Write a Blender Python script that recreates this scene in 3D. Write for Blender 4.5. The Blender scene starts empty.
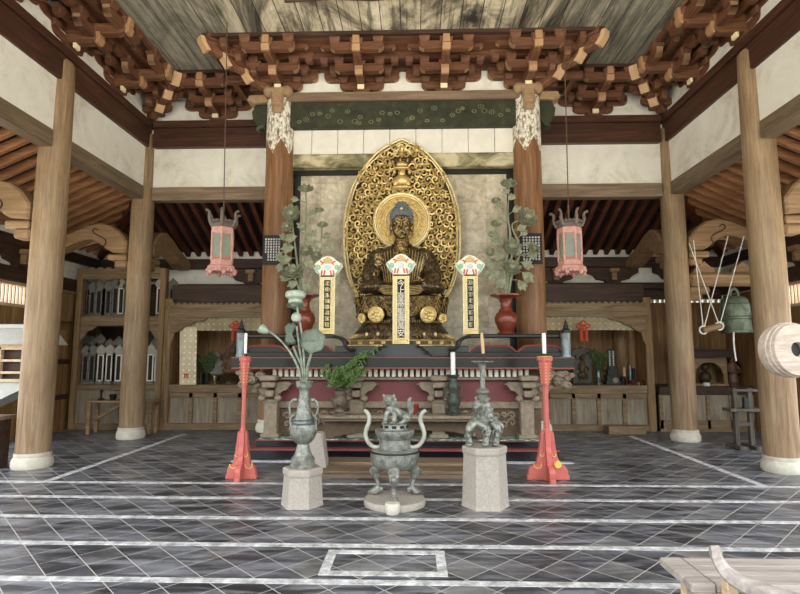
import bpy, bmesh, math, random
from math import sin, cos, pi, radians
from mathutils import Vector, Matrix
random.seed(11)
SC = bpy.context.scene
COL = SC.collection

# ---------------------------------------------------------------- camera model
F = 535.0; PT = radians(6.19); YW = radians(1.6); CX, CY, CZ = 0.2, 0.0, 1.5
def _ray(px, py):
    a = (px-400)/F; b = (297-py)/F
    y = cos(PT)-b*sin(PT); z = sin(PT)+b*cos(PT)
    c, s = cos(YW), sin(YW)
    return (a*c-y*s, a*s+y*c, z)
def at(px, py, Y):
    "point of the plane y = Y seen at a pixel"
    r = _ray(px, py); t = (Y-CY)/r[1]
    return Vector((CX+r[0]*t, Y, CZ+r[2]*t))
def xz(px, py, Y):
    p = at(px, py, Y); return (p.x, p.z)
def atz(px, py, Z=0.0):
    r = _ray(px, py); t = (Z-CZ)/r[2]
    return Vector((CX+r[0]*t, CY+r[1]*t, Z))
cam = bpy.data.cameras.new('camera'); camo = bpy.data.objects.new('camera', cam); COL.objects.link(camo)
camo.location = (CX, CY, CZ); camo.rotation_euler = (pi/2+PT, 0, YW)
cam.sensor_width = 36; cam.lens = F/800*36; cam.clip_start = 0.05
SC.camera = camo

# ---------------------------------------------------------------- materials
def lin(h):
    h = h.lstrip('#'); o = []
    for i in (0, 2, 4):
        v = int(h[i:i+2], 16)/255
        o.append(v/12.92 if v <= .04045 else ((v+.055)/1.055)**2.4)
    return (*o, 1)
class NT:
    def __init__(s, name, rough=.6, metal=0, spec=.5):
        s.m = bpy.data.materials.new(name); s.m.use_nodes = True
        s.t = s.m.node_tree; s.b = s.t.nodes['Principled BSDF']
        s.b.inputs['Roughness'].default_value = rough; s.b.inputs['Metallic'].default_value = metal
        s.b.inputs['Specular IOR Level'].default_value = spec
    def n(s, typ, **kw):
        nd = s.t.nodes.new(typ)
        for k, v in kw.items():
            if k in nd.inputs and not hasattr(nd, k): nd.inputs[k].default_value = v
            else: setattr(nd, k, v)
        return nd
    def l(s, a, b): s.t.links.new(a, b)
    def coord(s, scale=(1, 1, 1), rot=(0, 0, 0), kind='Object'):
        tc = s.n('ShaderNodeTexCoord'); mp = s.n('ShaderNodeMapping')
        mp.inputs['Scale'].default_value = scale; mp.inputs['Rotation'].default_value = rot
        s.l(tc.outputs[kind], mp.inputs['Vector']); return mp.outputs['Vector']
    def noise(s, vec, scale, detail=4, rough=.6, dist=0):
        nd = s.n('ShaderNodeTexNoise'); s.l(vec, nd.inputs['Vector'])
        nd.inputs['Scale'].default_value = scale; nd.inputs['Detail'].default_value = detail
        nd.inputs['Roughness'].default_value = rough; nd.inputs['Distortion'].default_value = dist
        return nd.outputs['Fac']
    def ramp(s, fac, stops):
        r = s.n('ShaderNodeValToRGB'); e = r.color_ramp.elements
        while len(e) < len(stops): e.new(.5)
        for k, (p, c) in enumerate(stops):
            e[k].position = p; e[k].color = lin(c) if isinstance(c, str) else (c, c, c, 1)
        s.l(fac, r.inputs['Fac']); return r.outputs['Color']
    def mix(s, fac, a, b, mode='MIX'):
        m = s.n('ShaderNodeMix', data_type='RGBA', blend_type=mode)
        for inp, v in ((m.inputs[0], fac), (m.inputs[6], a), (m.inputs[7], b)):
            if hasattr(v, 'links'): s.l(v, inp)
            elif isinstance(v, str): inp.default_value = lin(v)
            elif isinstance(v, (int, float)): inp.default_value = v
            else: inp.default_value = v
        return m.outputs[2]
    def math(s, op, a, b=0.0, c=None):
        m = s.n('ShaderNodeMath', operation=op)
        for i, v in enumerate((a, b) if c is None else (a, b, c)):
            if hasattr(v, 'links'): s.l(v, m.inputs[i])
            else: m.inputs[i].default_value = v
        return m.outputs[0]
    def col(s, c):
        if hasattr(c, 'links'): s.l(c, s.b.inputs['Base Color'])
        else: s.b.inputs['Base Color'].default_value = lin(c)
    def bump(s, h, st=.3, d=.01):
        b = s.n('ShaderNodeBump'); b.inputs['Strength'].default_value = st; b.inputs['Distance'].default_value = d
        s.l(h, b.inputs['Height']); s.l(b.outputs['Normal'], s.b.inputs['Normal'])

def wood(name, dark, mid, light, axis='z', rough=.6, grain=1.0, blotch=None, spec=.35):
    m = NT(name, rough, 0, spec)
    k = {'x': (.07, 1, 1), 'y': (1, .07, 1), 'z': (1, 1, .07)}[axis]
    v = m.coord(tuple(i*14*grain for i in k))
    f = m.noise(v, 1.4, 6, .65, 1.2)
    c = m.ramp(f, [(.28, dark), (.5, mid), (.72, light)])
    v2 = m.coord((1, 1, 1)); f2 = m.noise(v2, 1.3, 3, .6)
    if blotch: c = m.mix(m.ramp(f2, [(.42, 0.0), (.62, .75)]), c, blotch)
    v3 = m.coord(tuple(i*60*grain for i in k)); f3 = m.noise(v3, 1.0, 3, .7)
    c = m.mix(.35, c, m.ramp(f3, [(.3, '#4a3a2c'), (.65, '#ffffff')]), 'MULTIPLY')
    m.col(c); m.bump(f3, .25, .004)
    return m.m
def plain(name, c, rough=.5, metal=0, var=.25, scale=9, spec=.5, bump=.15, dark=None):
    m = NT(name, rough, metal, spec); v = m.coord()
    f = m.noise(v, scale, 5, .65)
    a = lin(c); b = lin(dark) if dark else tuple(x*(1-var) for x in a[:3])+(1,)
    mx = m.mix(m.ramp(f, [(.35, 0.0), (.65, 1.0)]), b, a); m.col(mx)
    if bump: m.bump(m.noise(v, scale*4, 3, .6), bump, .004)
    return m.m

M = {}
M['col_wood'] = wood('column_wood', '#7d6548', '#9c8060', '#b89c78', 'z', .5, .55, '#a38c6c')
M['col_wood_red'] = wood('column_wood_reddish', '#6b4a30', '#8a6240', '#a58058', 'z', .45, .55)
M['beam_x'] = wood('red_brown_beam_wood', '#38241a', '#503326', '#684535', 'x', .45, .5)
M['beam_y'] = wood('red_brown_beam_wood_long', '#38241a', '#503326', '#684535', 'y', .45, .5)
M['grey_x'] = wood('grey_beam_wood', '#675540', '#85705a', '#9d8a70', 'x', .6, .5)
M['grey_y'] = wood('grey_beam_wood_long', '#5f503c', '#7c6a52', '#948068', 'y', .6, .5)
M['bracket'] = wood('bracket_wood', '#4c2f20', '#714a33', '#916648', 'x', .55, .6)
M['bracket_y'] = wood('bracket_wood_cross', '#503222', '#775036', '#966b4c', 'y', .55, .6)
M['bracket_end'] = plain('pale_bracket_end', '#d2ab80', .6, 0, .15)
M['bracket_nose'] = plain('tan_bracket_nose', '#b28860', .6, 0, .18)
M['cream'] = plain('cream_painted_end', '#f6e6ba', .6, 0, .08)
M['rafter'] = wood('rafter_wood', '#75492e', '#a5724b', '#c49164', 'x', .6, .6)
M['rafter_y'] = wood('rafter_wood_long', '#3e2016', '#5c3322', '#784a30', 'y', .6, .6)
M['roofboard'] = wood('roof_board_wood', '#160d08', '#20130c', '#2c1b11', 'x', .7, .5)
M['koryo'] = wood('curved_beam_wood', '#7a6042', '#977855', '#b0906a', 'x', .55, .5)
M['dark_x'] = wood('dark_beam_wood', '#31221a', '#463226', '#5a4434', 'x', .6, .5)
M['dark_y'] = wood('dark_beam_wood_long', '#31221a', '#463226', '#5a4434', 'y', .6, .5)
M['plank'] = wood('plank_wall_wood', '#6a4b2f', '#977146', '#b8945f', 'z', .6, .45)
M['cab'] = wood('cabinet_wood', '#68543a', '#8e7656', '#a99070', 'x', .6, .6)
M['cab_z'] = wood('cabinet_wood_upright', '#6a5336', '#937650', '#b09268', 'z', .6, .6)
M['panel'] = wood('cabinet_panel_wood', '#716450', '#94866e', '#b4a58b', 'z', .65, .5, '#a39984')
M['lightwood'] = wood('pale_new_wood', '#c9a783', '#e0c29c', '#efd8b8', 'y', .55, .6)
M['bench'] = wood('bench_wood', '#978c83', '#b3a89e', '#cbc1b8', 'x', .45, .6)

def _plaster():
    m = NT('white_plaster', .85, 0, .2); v = m.coord()
    f = m.noise(v, 1.6, 6, .7, .6)
    c = m.ramp(f, [(.3, '#c9c3b0'), (.48, '#e6e2d4'), (.75, '#f3f0e6')])
    m.col(c); m.bump(m.noise(v, 30, 3), .1, .003); return m.m
M['plaster'] = _plaster()
def _floor():
    m = NT('slate_tile_floor', .3, 0, .5)
    v = m.coord((1, 1, 1), (0, 0, pi/4))
    b = m.n('ShaderNodeTexBrick', offset=0.0, squash=1.0)
    b.inputs['Scale'].default_value = 1; b.inputs['Brick Width'].default_value = .255; b.inputs['Row Height'].default_value = .255
    b.inputs['Mortar Size'].default_value = .0036; b.inputs['Mortar Smooth'].default_value = .2; b.inputs['Bias'].default_value = 0
    b.inputs['Color1'].default_value = (0, 0, 0, 1); b.inputs['Color2'].default_value = (1, 1, 1, 1); b.inputs['Mortar'].default_value = (.5, .5, .5, 1)
    m.l(v, b.inputs['Vector'])
    tone = m.ramp(b.outputs['Color'], [(0.0, '#26272a'), (.45, '#393b40'), (.8, '#505257'), (1.0, '#706e68')])
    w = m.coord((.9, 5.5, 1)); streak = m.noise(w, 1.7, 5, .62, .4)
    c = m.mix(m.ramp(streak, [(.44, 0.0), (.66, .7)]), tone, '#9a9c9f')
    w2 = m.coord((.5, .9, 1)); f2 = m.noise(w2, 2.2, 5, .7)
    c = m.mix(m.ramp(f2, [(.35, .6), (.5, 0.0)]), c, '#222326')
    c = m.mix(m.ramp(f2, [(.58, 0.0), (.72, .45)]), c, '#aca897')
    mort = b.outputs['Fac']
    c = m.mix(mort, c, '#b9b6ac'); m.col(c)
    r = m.math('MULTIPLY_ADD', m.noise(m.coord((1, 3, 1)), 4, 4), .35, .2)
    m.l(m.math('ADD', r, m.math('MULTIPLY', mort, .3)), m.b.inputs['Roughness'])
    h = m.math('SUBTRACT', m.math('MULTIPLY', m.noise(m.coord(), 14, 4), .15), mort)
    m.bump(h, .35, .004)
    return m.m
M['floor'] = _floor()
def _ceil():
    m = NT('painted_ceiling_boards', .75, 0, .2)
    v = m.coord((1, 1, 1), (0, 0, pi/2))
    b = m.n('ShaderNodeTexBrick', offset=0.0, squash=1.0)
    b.inputs['Scale'].default_value = 1; b.inputs['Brick Width'].default_value = 14; b.inputs['Row Height'].default_value = .3
    b.inputs['Mortar Size'].default_value = .006; b.inputs['Mortar Smooth'].default_value = .1
    b.inputs['Color1'].default_value = (.2, .2, .2, 1); b.inputs['Color2'].default_value = (.8, .8, .8, 1); b.inputs['Mortar'].default_value = (0, 0, 0, 1)
    m.l(v, b.inputs['Vector'])
    big = m.noise(m.coord((.9, .35, 1)), 1.1, 6, .72, 1.8)
    f = m.math('ADD', m.math('MULTIPLY', big, .82), m.math('MULTIPLY', b.outputs['Color'], .18))
    c = m.ramp(f, [(.38, '#37332c'), (.455, '#857d6b'), (.52, '#c9bd9f'), (.62, '#f0e5cb')])
    st = m.noise(m.coord((6, .35, 1)), 2.0, 5, .7)
    c = m.mix(m.ramp(st, [(.38, .7), (.5, 0.0)]), c, '#3f3a32')
    # the greyer board tone away from the middle of the hall
    sx = m.n('ShaderNodeSeparateXYZ'); m.l(m.coord(), sx.inputs[0])
    ax = m.math('ABSOLUTE', sx.outputs[0])
    c = m.mix(m.ramp(m.math('DIVIDE', ax, 4.2), [(.5, 0.0), (.8, .75)]), c, m.ramp(st, [(.3, '#4a4942'), (.55, '#8a8778'), (.75, '#b8b4a0')]))
    c = m.mix(b.outputs['Fac'], c, '#2a2620'); m.col(c)
    m.bump(b.outputs['Fac'], -.4, .006); return m.m
M['ceiling'] = _ceil()
def _metal_patina(name, base, patina, lo, hi, rough=.5, metal=.5, scale=12):
    m = NT(name, rough, metal); v = m.coord(); f = m.noise(v, scale, 6, .7, .5)
    m.col(m.ramp(f, [(lo, base), (hi, patina)])); m.bump(m.noise(v, scale*3, 4), .25, .004); return m.m
M['patina'] = _metal_patina('verdigris_bronze', '#5f6354', '#98a48e', .35, .65, .5, .3)
M['patina_grey'] = _metal_patina('grey_green_bronze', '#50524a', '#a3a497', .33, .66, .45, .35, 16)
M['patina_light'] = _metal_patina('pale_verdigris', '#7f8d7a', '#b9c3ae', .3, .7, .6, .15, 10)
M['bell'] = _metal_patina('green_bell_bronze', '#4f5a46', '#85917a', .35, .7, .5, .35, 6)
M['pewter'] = _metal_patina('dark_pewter', '#4c5454', '#8d9694', .3, .7, .35, .6, 10)
M['peony'] = _metal_patina('grey_green_painted_metal', '#666b54', '#a3a586', .3, .7, .65, .1, 12)
def _gold(name, a, b, lo=.3, hi=.7, rough=.38, metal=.6, scale=14):
    m = NT(name, rough, metal); v = m.coord(); f = m.noise(v, scale, 5, .65)
    m.col(m.ramp(f, [(lo, a), (hi, b)])); m.bump(m.noise(v, scale*3, 4), .3, .004); return m.m
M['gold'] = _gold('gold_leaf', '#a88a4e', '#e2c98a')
M['gold_pale'] = _gold('pale_gold_leaf', '#c4a868', '#f0deaa', .25, .7, .38, .45)
M['gold_dark'] = _gold('aged_gold', '#241b10', '#6a5430', .35, .7, .55, .4, 20)
M['gold_ring'] = _gold('burnished_gold_ring', '#8f7238', '#d8b768', .3, .7, .4, .5, 30)
M['gold_dark2'] = _gold('old_gilding', '#574427', '#b39356', .35, .65, .4, .5, 30)
M['gilt_black'] = _gold('gilded_lacquer_painted_glints', '#251d15', '#a58448', .42, .66, .24, .5, 22)  # gilding whose gold patches also stand in for reflections off the dark lacquer
M['gilt_robe'] = _gold('dark_gilded_robe', '#32291f', '#8f7548', .45, .74, .32, .45, 24)
M['hairblue'] = plain('blue_grey_hair_paint', '#6f7678', .6, 0, .2, 30)
M['lacquer'] = plain('black_lacquer', '#17161a', .18, 0, .2, 6, .6, 0)
M['lacquer_dull'] = plain('worn_black_lacquer', '#25241f', .4, 0, .3, 10, .5, .1)
M['redline'] = plain('dull_red_lacquer', '#86413a', .45, 0, .2, 10)
M['redpanel'] = plain('faded_crimson_panel', '#7c3f3c', .6, 0, .18, 5)
M['vase_red'] = plain('red_brown_glazed_bronze', '#7c3a28', .25, .2, .25, 6, .6, .05)
M['stand_red'] = plain('salmon_red_paint', '#cb6a5f', .5, 0, .14, 10)
M['stand_gold'] = plain('yellow_gold_paint', '#e9c765', .5, .1, .1)
M['stone'] = plain('grey_speckled_stone', '#b3a99b', .75, 0, .22, 40, .3, .3)
M['stone_pale'] = plain('pale_base_stone', '#d3ccb8', .75, 0, .2, 12, .3, .3)
M['strip'] = plain('pale_floor_strip_stone', '#e2e2de', .5, 0, .35, 9, .4, .2, '#8d8d88')
M['carve'] = plain('weathered_carved_wood', '#9a8a74', .7, 0, .35, 18, .3, .4)
M['carve_dark'] = plain('brown_carved_wood', '#6b5844', .7, 0, .35, 14, .3, .3)
M['ivory'] = plain('ivory_paint', '#f7f0dc', .55, 0, .08)
M['white'] = plain('white_wax', '#f4f2ea', .5, 0, .04, 4, .5, 0)
M['wax_tan'] = plain('tan_wax', '#c8ab7c', .55, 0, .12, 6, .4, 0)
M['iron'] = plain('dark_iron', '#2b2a28', .5, .4, .25)
M['wire'] = plain('brown_wire', '#5d4a3a', .6, .1, .1, 9, .3, 0)
M['rope'] = plain('white_rope', '#e8e4da', .8, 0, .12, 60, .2, .2)
M['black'] = plain('matt_black', '#141312', .6, 0, .2)
M['red'] = plain('bright_red', '#b4231d', .4, 0, .1)
M['orange'] = plain('orange_red_cord', '#d4502a', .7, 0, .15, 40)
M['leaf'] = plain('green_leaf', '#617f3e', .5, 0, .45, 14, .4, 0)
M['leaf_dark'] = plain('dark_green_leaf', '#3c5226', .55, 0, .4, 14, .4, 0)
M['glass_pane'] = plain('pale_green_lantern_glass', '#b6bfa9', .3, 0, .25, 6, .5, 0)
M['lantern_pink'] = plain('faded_pink_red_paint', '#c48f82', .6, 0, .22, 16)
M['lantern_grey'] = plain('weathered_lantern_metal', '#6e6258', .6, .2, .3, 16)
def _flake():
    m = NT('flaking_white_paint', .8, 0, .2); v = m.coord((1, 1, .5)); f = m.noise(v, 22, 4, .7)
    m.col(m.ramp(f, [(.42, '#7a6a54'), (.5, '#cfc8b6'), (.6, '#e6e0d0')])); m.bump(f, .4, .004); return m.m
M['flake'] = _flake()
def _green():
    m = NT('faded_green_beam_paint', .6, 0, .3); v = m.coord()
    f = m.noise(v, 5, 5, .65); c = m.ramp(f, [(.3, '#24281c'), (.6, '#3a3c2a'), (.75, '#524f3a')])
    vo = m.n('ShaderNodeTexVoronoi', feature='F1'); m.l(m.coord((2.4, 1, 3.2)), vo.inputs['Vector']); vo.inputs['Scale'].default_value = 1; vo.inputs['Randomness'].default_value = .6
    ring = m.ramp(m.math('ABSOLUTE', m.math('SUBTRACT', vo.outputs['Distance'], .17)), [(.03, 1.0), (.07, 0.0)])
    vo2 = m.n('ShaderNodeTexVoronoi', feature='F1'); m.l(m.coord((30, 30, 30)), vo2.inputs['Vector'])
    dots = m.ramp(vo2.outputs['Distance'], [(.25, .8), (.45, 0.0)])
    c = m.mix(m.math('MULTIPLY', ring, dots), c, '#b9b288'); m.col(c); return m.m
M['green_beam'] = _green()
def _stained():
    m = NT('stained_pale_lintel_wood', .7, 0, .3); v = m.coord((.6, 1, 1)); f = m.noise(v, 3, 6, .7, .8)
    m.col(m.ramp(f, [(.38, '#4f4c36'), (.5, '#87805f'), (.62, '#c2b795')])); return m.m
M['stained'] = _stained()
def _goldboard():
    m = NT('faded_leafed_back_panel', .6, .05, .3)
    b = m.n('ShaderNodeTexBrick', offset=0.0, squash=1.0); v = m.coord((1, 1, 1), (pi/2, 0, 0)); m.l(v, b.inputs['Vector'])
    b.inputs['Scale'].default_value = 1; b.inputs['Brick Width'].default_value = .36; b.inputs['Row Height'].default_value = .36; b.inputs['Mortar Size'].default_value = .005
    b.inputs['Color1'].default_value = (.1, .1, .1, 1); b.inputs['Color2'].default_value = (.9, .9, .9, 1); b.inputs['Mortar'].default_value = (.2, .2, .2, 1)
    f = m.noise(m.coord(), 4.5, 6, .75, .5)
    k = m.math('ADD', m.math('MULTIPLY', f, .86), m.math('MULTIPLY', b.outputs['Color'], .14))
    m.col(m.ramp(k, [(.34, '#978c78'), (.5, '#c4b89e'), (.66, '#e6dcc6')])); return m.m
M['goldboard'] = _goldboard()
def _dotcloth():
    m = NT('cream_dotted_cloth', .85, 0, .2)
    v = m.coord((1, 1, 1), (pi/2, 0, 0)); vo = m.n('ShaderNodeTexVoronoi', feature='F1', voronoi_dimensions='2D'); m.l(v, vo.inputs['Vector'])
    vo.inputs['Scale'].default_value = 8.5; vo.inputs['Randomness'].default_value = 0
    d = m.ramp(vo.outputs['Distance'], [(.13, 1.0), (.19, 0.0)])
    m.col(m.mix(d, m.ramp(m.noise(m.coord(), 3, 4), [(.35, '#d9c89c'), (.65, '#eee0b8')]), '#fffdf2')); return m.m
M['dotcloth'] = _dotcloth()
M['tabletgrey'] = plain('dusty_grey_tablet_wood', '#8d877a', .7, 0, .4, 14)
M['tabletcream'] = plain('pale_dusty_crown', '#bdb6a4', .7, 0, .3, 14)
M['roofgrey'] = plain('pale_grey_roof_wood', '#c3c2b8', .7, 0, .15, 8)
def _greencloth():
    m = NT('green_patterned_cover', .8, 0, .2); v = m.coord((7, 9, 7))
    vo = m.n('ShaderNodeTexVoronoi', feature='F1'); m.l(v, vo.inputs['Vector']); vo.inputs['Scale'].default_value = 1.6
    m.col(m.ramp(vo.outputs['Distance'], [(.2, '#d3dcc8'), (.42, '#8fae98'), (.62, '#4f6f5c')])); return m.m
M['greencloth'] = _greencloth()
M['plinthgreen'] = plain('dark_green_black_lacquer', '#2c332b', .4, 0, .3, 6)
M['tabletboard'] = plain('cream_gold_painted_board', '#e2d3a0', .55, .05, .22, 40)
M['inkpale'] = plain('pale_carved_letters', '#cfc7a8', .6, 0, .1)
M['mint'] = plain('mint_green_paint', '#9ccdb0', .6, 0, .1)
M['coral'] = plain('coral_red_paint', '#d96a5a', .6, 0, .1)
M['paleblue'] = plain('pale_blue_white_paint', '#cfd9e2', .6, 0, .1)
M['tanfield'] = plain('tan_paint', '#d6b684', .6, 0, .1)
M['potbronze'] = _metal_patina('brown_pot_bronze', '#4a3f34', '#8a7a66', .35, .7, .5, .35, 18)
M['patina_dark'] = _metal_patina('dark_green_bronze', '#30352e', '#596152', .35, .7, .5, .4, 18)
M['potdark'] = _metal_patina('dark_bronze_plaque', '#26241d', '#4f4a36', .35, .7, .45, .4, 14)
M['darkred'] = plain('dark_red_lacquer', '#6a1c1a', .25, 0, .2)
M['brass'] = plain('shiny_brass', '#cdbb96', .15, .9, .1)
M['figbrown'] = plain('brown_painted_figure', '#6e4f36', .55, .1, .3, 16)
M['palewood'] = wood('pale_lavender_wood', '#ab9c8c', '#c2b2a0', '#d2c4b2', 'x', .6, .8)
M['faintflower'] = plain('faint_pale_flower_paint', '#9a966e', .7, 0, .2)
M['bosswood'] = plain('tan_carved_boss_wood', '#a58766', .7, 0, .3, 16, .3, .4)
M['whiteboard'] = plain('off_white_board', '#e2ddcf', .7, 0, .1, 5, .3)
M['trestle'] = wood('dark_weathered_wood', '#3d362d', '#585046', '#70675a', 'z', .7, .6)
M['handle_pale'] = _metal_patina('pale_grey_bronze', '#8f8f80', '#c8c6b5', .3, .7, .55, .15, 10)
M['cupred'] = plain('dark_orange_red_lacquer', '#8e2f1e', .35, 0, .2)
# ---------------------------------------------------------------- mesh helpers
ORIG = {}
class MB:
    def __init__(s): s.bm = bmesh.new()
    def box(s, c, d, bev=0.0, rot=None, taper=None):
        "centre c, full size d; taper = scale of the top face (x, y)"
        r = bmesh.ops.create_cube(s.bm, size=1); vs = r['verts']
        for v in vs:
            v.co = Vector((v.co.x*d[0], v.co.y*d[1], v.co.z*d[2]))
            if taper and v.co.z > 0: v.co.x *= taper[0]; v.co.y *= taper[1]
        if bev:
            es = list({e for v in vs for e in v.link_edges})
            r2 = bmesh.ops.bevel(s.bm, geom=es, offset=bev, segments=1, affect='EDGES', profile=.5)
            vs = list({v for f in r2['faces'] for v in f.verts} | {v for v in vs if v.is_valid})
        mt = Matrix.Translation(c)
        if rot is not None: mt = mt @ rot.to_4x4()
        for v in vs: v.co = mt @ v.co
        return s
    def b2(s, lo, hi, bev=0.0):
        return s.box([(a+b)/2 for a, b in zip(lo, hi)], [abs(b-a) for a, b in zip(lo, hi)], bev)
    def prism(s, poly, lo, hi, plane='xz', bev=0.0):
        "poly of 2D points extruded along the third axis from lo to hi"
        def P(p, d):
            return {'xz': (p[0], d, p[1]), 'yz': (d, p[0], p[1]), 'xy': (p[0], p[1], d)}[plane]
        a = [s.bm.verts.new(P(p, lo)) for p in poly]; b = [s.bm.verts.new(P(p, hi)) for p in poly]
        fs = [s.bm.faces.new(a), s.bm.faces.new(b[::-1])]; n = len(poly)
        for i in range(n): fs.append(s.bm.faces.new((a[i], b[i], b[(i+1) % n], a[(i+1) % n])))
        if bev:
            es = list({e for f in fs[:2] for e in f.edges})
            bmesh.ops.bevel(s.bm, geom=es, offset=bev, segments=1, affect='EDGES', profile=.5)
        return s
    def lathe(s, prof, c=(0, 0, 0), seg=24, sx=1, sy=1, rot=0, flute=0, nfl=12, axis=None):
        "prof list of (radius, z)"
        rings = []
        A = axis.to_4x4() if axis is not None else Matrix()
        for r, z in prof:
            ring = []
            for k in range(seg):
                t = 2*pi*k/seg+rot; rr = r*(1+flute*abs(sin(nfl*t/2)))
                p = A @ Vector((rr*cos(t)*sx, rr*sin(t)*sy, z))
                ring.append(s.bm.verts.new((c[0]+p.x, c[1]+p.y, c[2]+p.z)))
            rings.append(ring)
        for a, b in zip(rings, rings[1:]):
            for k in range(seg):
                s.bm.faces.new((a[k], a[(k+1) % seg], b[(k+1) % seg], b[k]))
        s.bm.faces.new(rings[0][::-1]); s.bm.faces.new(rings[-1]); return s
    def tube(s, pts, r, seg=6, flat=None, closed=False):
        "r a number or a list; flat scales one cross axis"
        pts = [Vector(p) for p in pts]; n = len(pts)
        rs = [r]*n if isinstance(r, (int, float)) else r
        up = Vector((0, 0, 1)); rings = []; prev = None
        for i, p in enumerate(pts):
            if closed: d = pts[(i+1) % n]-pts[i-1]
            else: d = pts[min(i+1, n-1)]-pts[max(i-1, 0)]
            if d.length < 1e-9: d = Vector((0, 0, 1))
            d.normalize()
            if prev is None:
                a = d.orthogonal() if abs(d.dot(up)) > .95 else d.cross(up)
                if flat is not None and abs(d.dot(Vector((0, 1, 0)))) < .95: a = d.cross(Vector((0, 1, 0)))
            else: a = prev-d*prev.dot(d)
            if a.length < 1e-6: a = d.orthogonal()
            a.normalize(); prev = a; b = d.cross(a)
            f = 1 if flat is None else flat
            rings.append([s.bm.verts.new(p+(a*cos(2*pi*k/seg)+b*sin(2*pi*k/seg)*f)*rs[i]) for k in range(seg)])
        for i in range(n if closed else n-1):
            A, B = rings[i], rings[(i+1) % n]
            for k in range(seg): s.bm.faces.new((A[k], A[(k+1) % seg], B[(k+1) % seg], B[k]))
        if not closed:
            s.bm.faces.new(rings[0][::-1]); s.bm.faces.new(rings[-1])
        return s
    def ell(s, c, r, seg=12, rings=8, rot=None):
        mt = Matrix.Translation(c)
        if rot is not None: mt = mt @ rot.to_4x4()
        mt = mt @ Matrix.Diagonal((r[0], r[1], r[2], 1))
        bmesh.ops.create_uvsphere(s.bm, u_segments=seg, v_segments=rings, radius=1, matrix=mt); return s
    def sheet(s, rows, thick=0.0):
        "grid of points -> surface"
        g = [[s.bm.verts.new(p) for p in row] for row in rows]; fs = []
        for a, b in zip(g, g[1:]):
            for k in range(len(a)-1): fs.append(s.bm.faces.new((a[k], a[k+1], b[k+1], b[k])))
        if thick: bmesh.ops.solidify(s.bm, geom=fs, thickness=thick)
        return s
    def fan(s, pts, thick=.004):
        f = s.bm.faces.new([s.bm.verts.new(p) for p in pts]); bmesh.ops.solidify(s.bm, geom=[f], thickness=thick); return s
    def move(s, m):
        for v in s.bm.verts: v.co = m @ v.co
        return s
    def build(s, name, mat, parent=None, smooth=False, org=None, recalc=True, label=None):
        if recalc: bmesh.ops.recalc_face_normals(s.bm, faces=s.bm.faces)
        o0 = Vector(ORIG[parent.name]) if parent is not None else Vector(org or (0, 0, 0))
        if org is not None and parent is not None: o0 = Vector(org)
        for v in s.bm.verts: v.co -= o0
        me = bpy.data.meshes.new(name); s.bm.to_mesh(me); s.bm.free()
        if smooth:
            me.polygons.foreach_set('use_smooth', [True]*len(me.polygons))
            if smooth != 'all': me.set_sharp_from_angle(angle=radians(40))
        me.materials.append(mat)
        o = bpy.data.objects.new(name, me); COL.objects.link(o)
        if parent is not None:
            o.parent = parent; o.location = o0-Vector(ORIG[parent.name])
        else: o.location = o0
        ORIG[o.name] = tuple(o0)
        if label: o['label'] = label
        return o
def tag(o, label, cat, group=None, kind=None):
    o['label'] = label; o['category'] = cat
    if group: o['group'] = group
    if kind: o['kind'] = kind
    return o
def thing(name, loc, label, cat, group=None, kind=None):
    o = bpy.data.objects.new(name, None); COL.objects.link(o); o.location = loc; o.empty_display_size = .1
    ORIG[o.name] = tuple(loc); return tag(o, label, cat, group, kind)
def struct(o): o['kind'] = 'structure'; return o
KIDS = {}
def copy_tree(o, loc, rz=0.0, label=None, group=None, sx=1):
    def rec(a, par):
        c = a.copy(); COL.objects.link(c)
        if par is not None: c.parent = par
        for k in a.children: rec(k, c)
        return c
    c = rec(o, None); c.location = loc; c.rotation_euler = (0, 0, rz); c.scale = (sx, 1, 1)
    if label: c['label'] = label
    if group: c['group'] = group
    ORIG[c.name] = tuple(loc); return c
def pxlathe(cx, Y, prof, **kw):
    "profile [(half width px, y px)] read at depth Y -> MB with a lathe at its place"
    axis = at(cx, prof[0][1], Y).x; out = []
    for hw, y in prof:
        a = at(cx-hw, y, Y); b = at(cx+hw, y, Y); out.append(((b.x-a.x)/2, a.z))
    mb = MB(); mb.lathe(out, (axis, Y, 0), **kw); return mb
def spline(pts, n=6):
    "Catmull-Rom through points"
    P = [Vector(p) for p in pts]; P = [P[0]*2-P[1]]+P+[P[-1]*2-P[-2]]; out = []
    for i in range(1, len(P)-2):
        for k in range(n):
            t = k/n; a, b, c, d = P[i-1:i+3]
            out.append(.5*((2*b)+(c-a)*t+(2*a-5*b+4*c-d)*t*t+(3*b-a-3*c+d)*t**3))
    out.append(P[-2]); return out
def glyphs(text, size, parent, mat, loc, name='inscription', spacing=1.0, ext=.0015, sx=1.0):
    "a vertical line of written characters, facing -y, centred on loc at its top"
    cu = bpy.data.curves.new(name, 'FONT'); cu.body = '\n'.join(text); cu.size = size; cu.align_x = 'CENTER'
    cu.space_line = spacing; cu.extrude = ext
    tmp = bpy.data.objects.new(name+'_tmp', cu); COL.objects.link(tmp)
    dg = bpy.context.evaluated_depsgraph_get(); dg.update()
    me = bpy.data.meshes.new_from_object(tmp.evaluated_get(dg)); COL.objects.unlink(tmp); bpy.data.objects.remove(tmp)
    R = Matrix.Rotation(pi/2, 4, 'X')
    me.transform(R @ Matrix.Diagonal((sx, 1, 1, 1))); me.materials.clear(); me.materials.append(mat)
    return me
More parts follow.
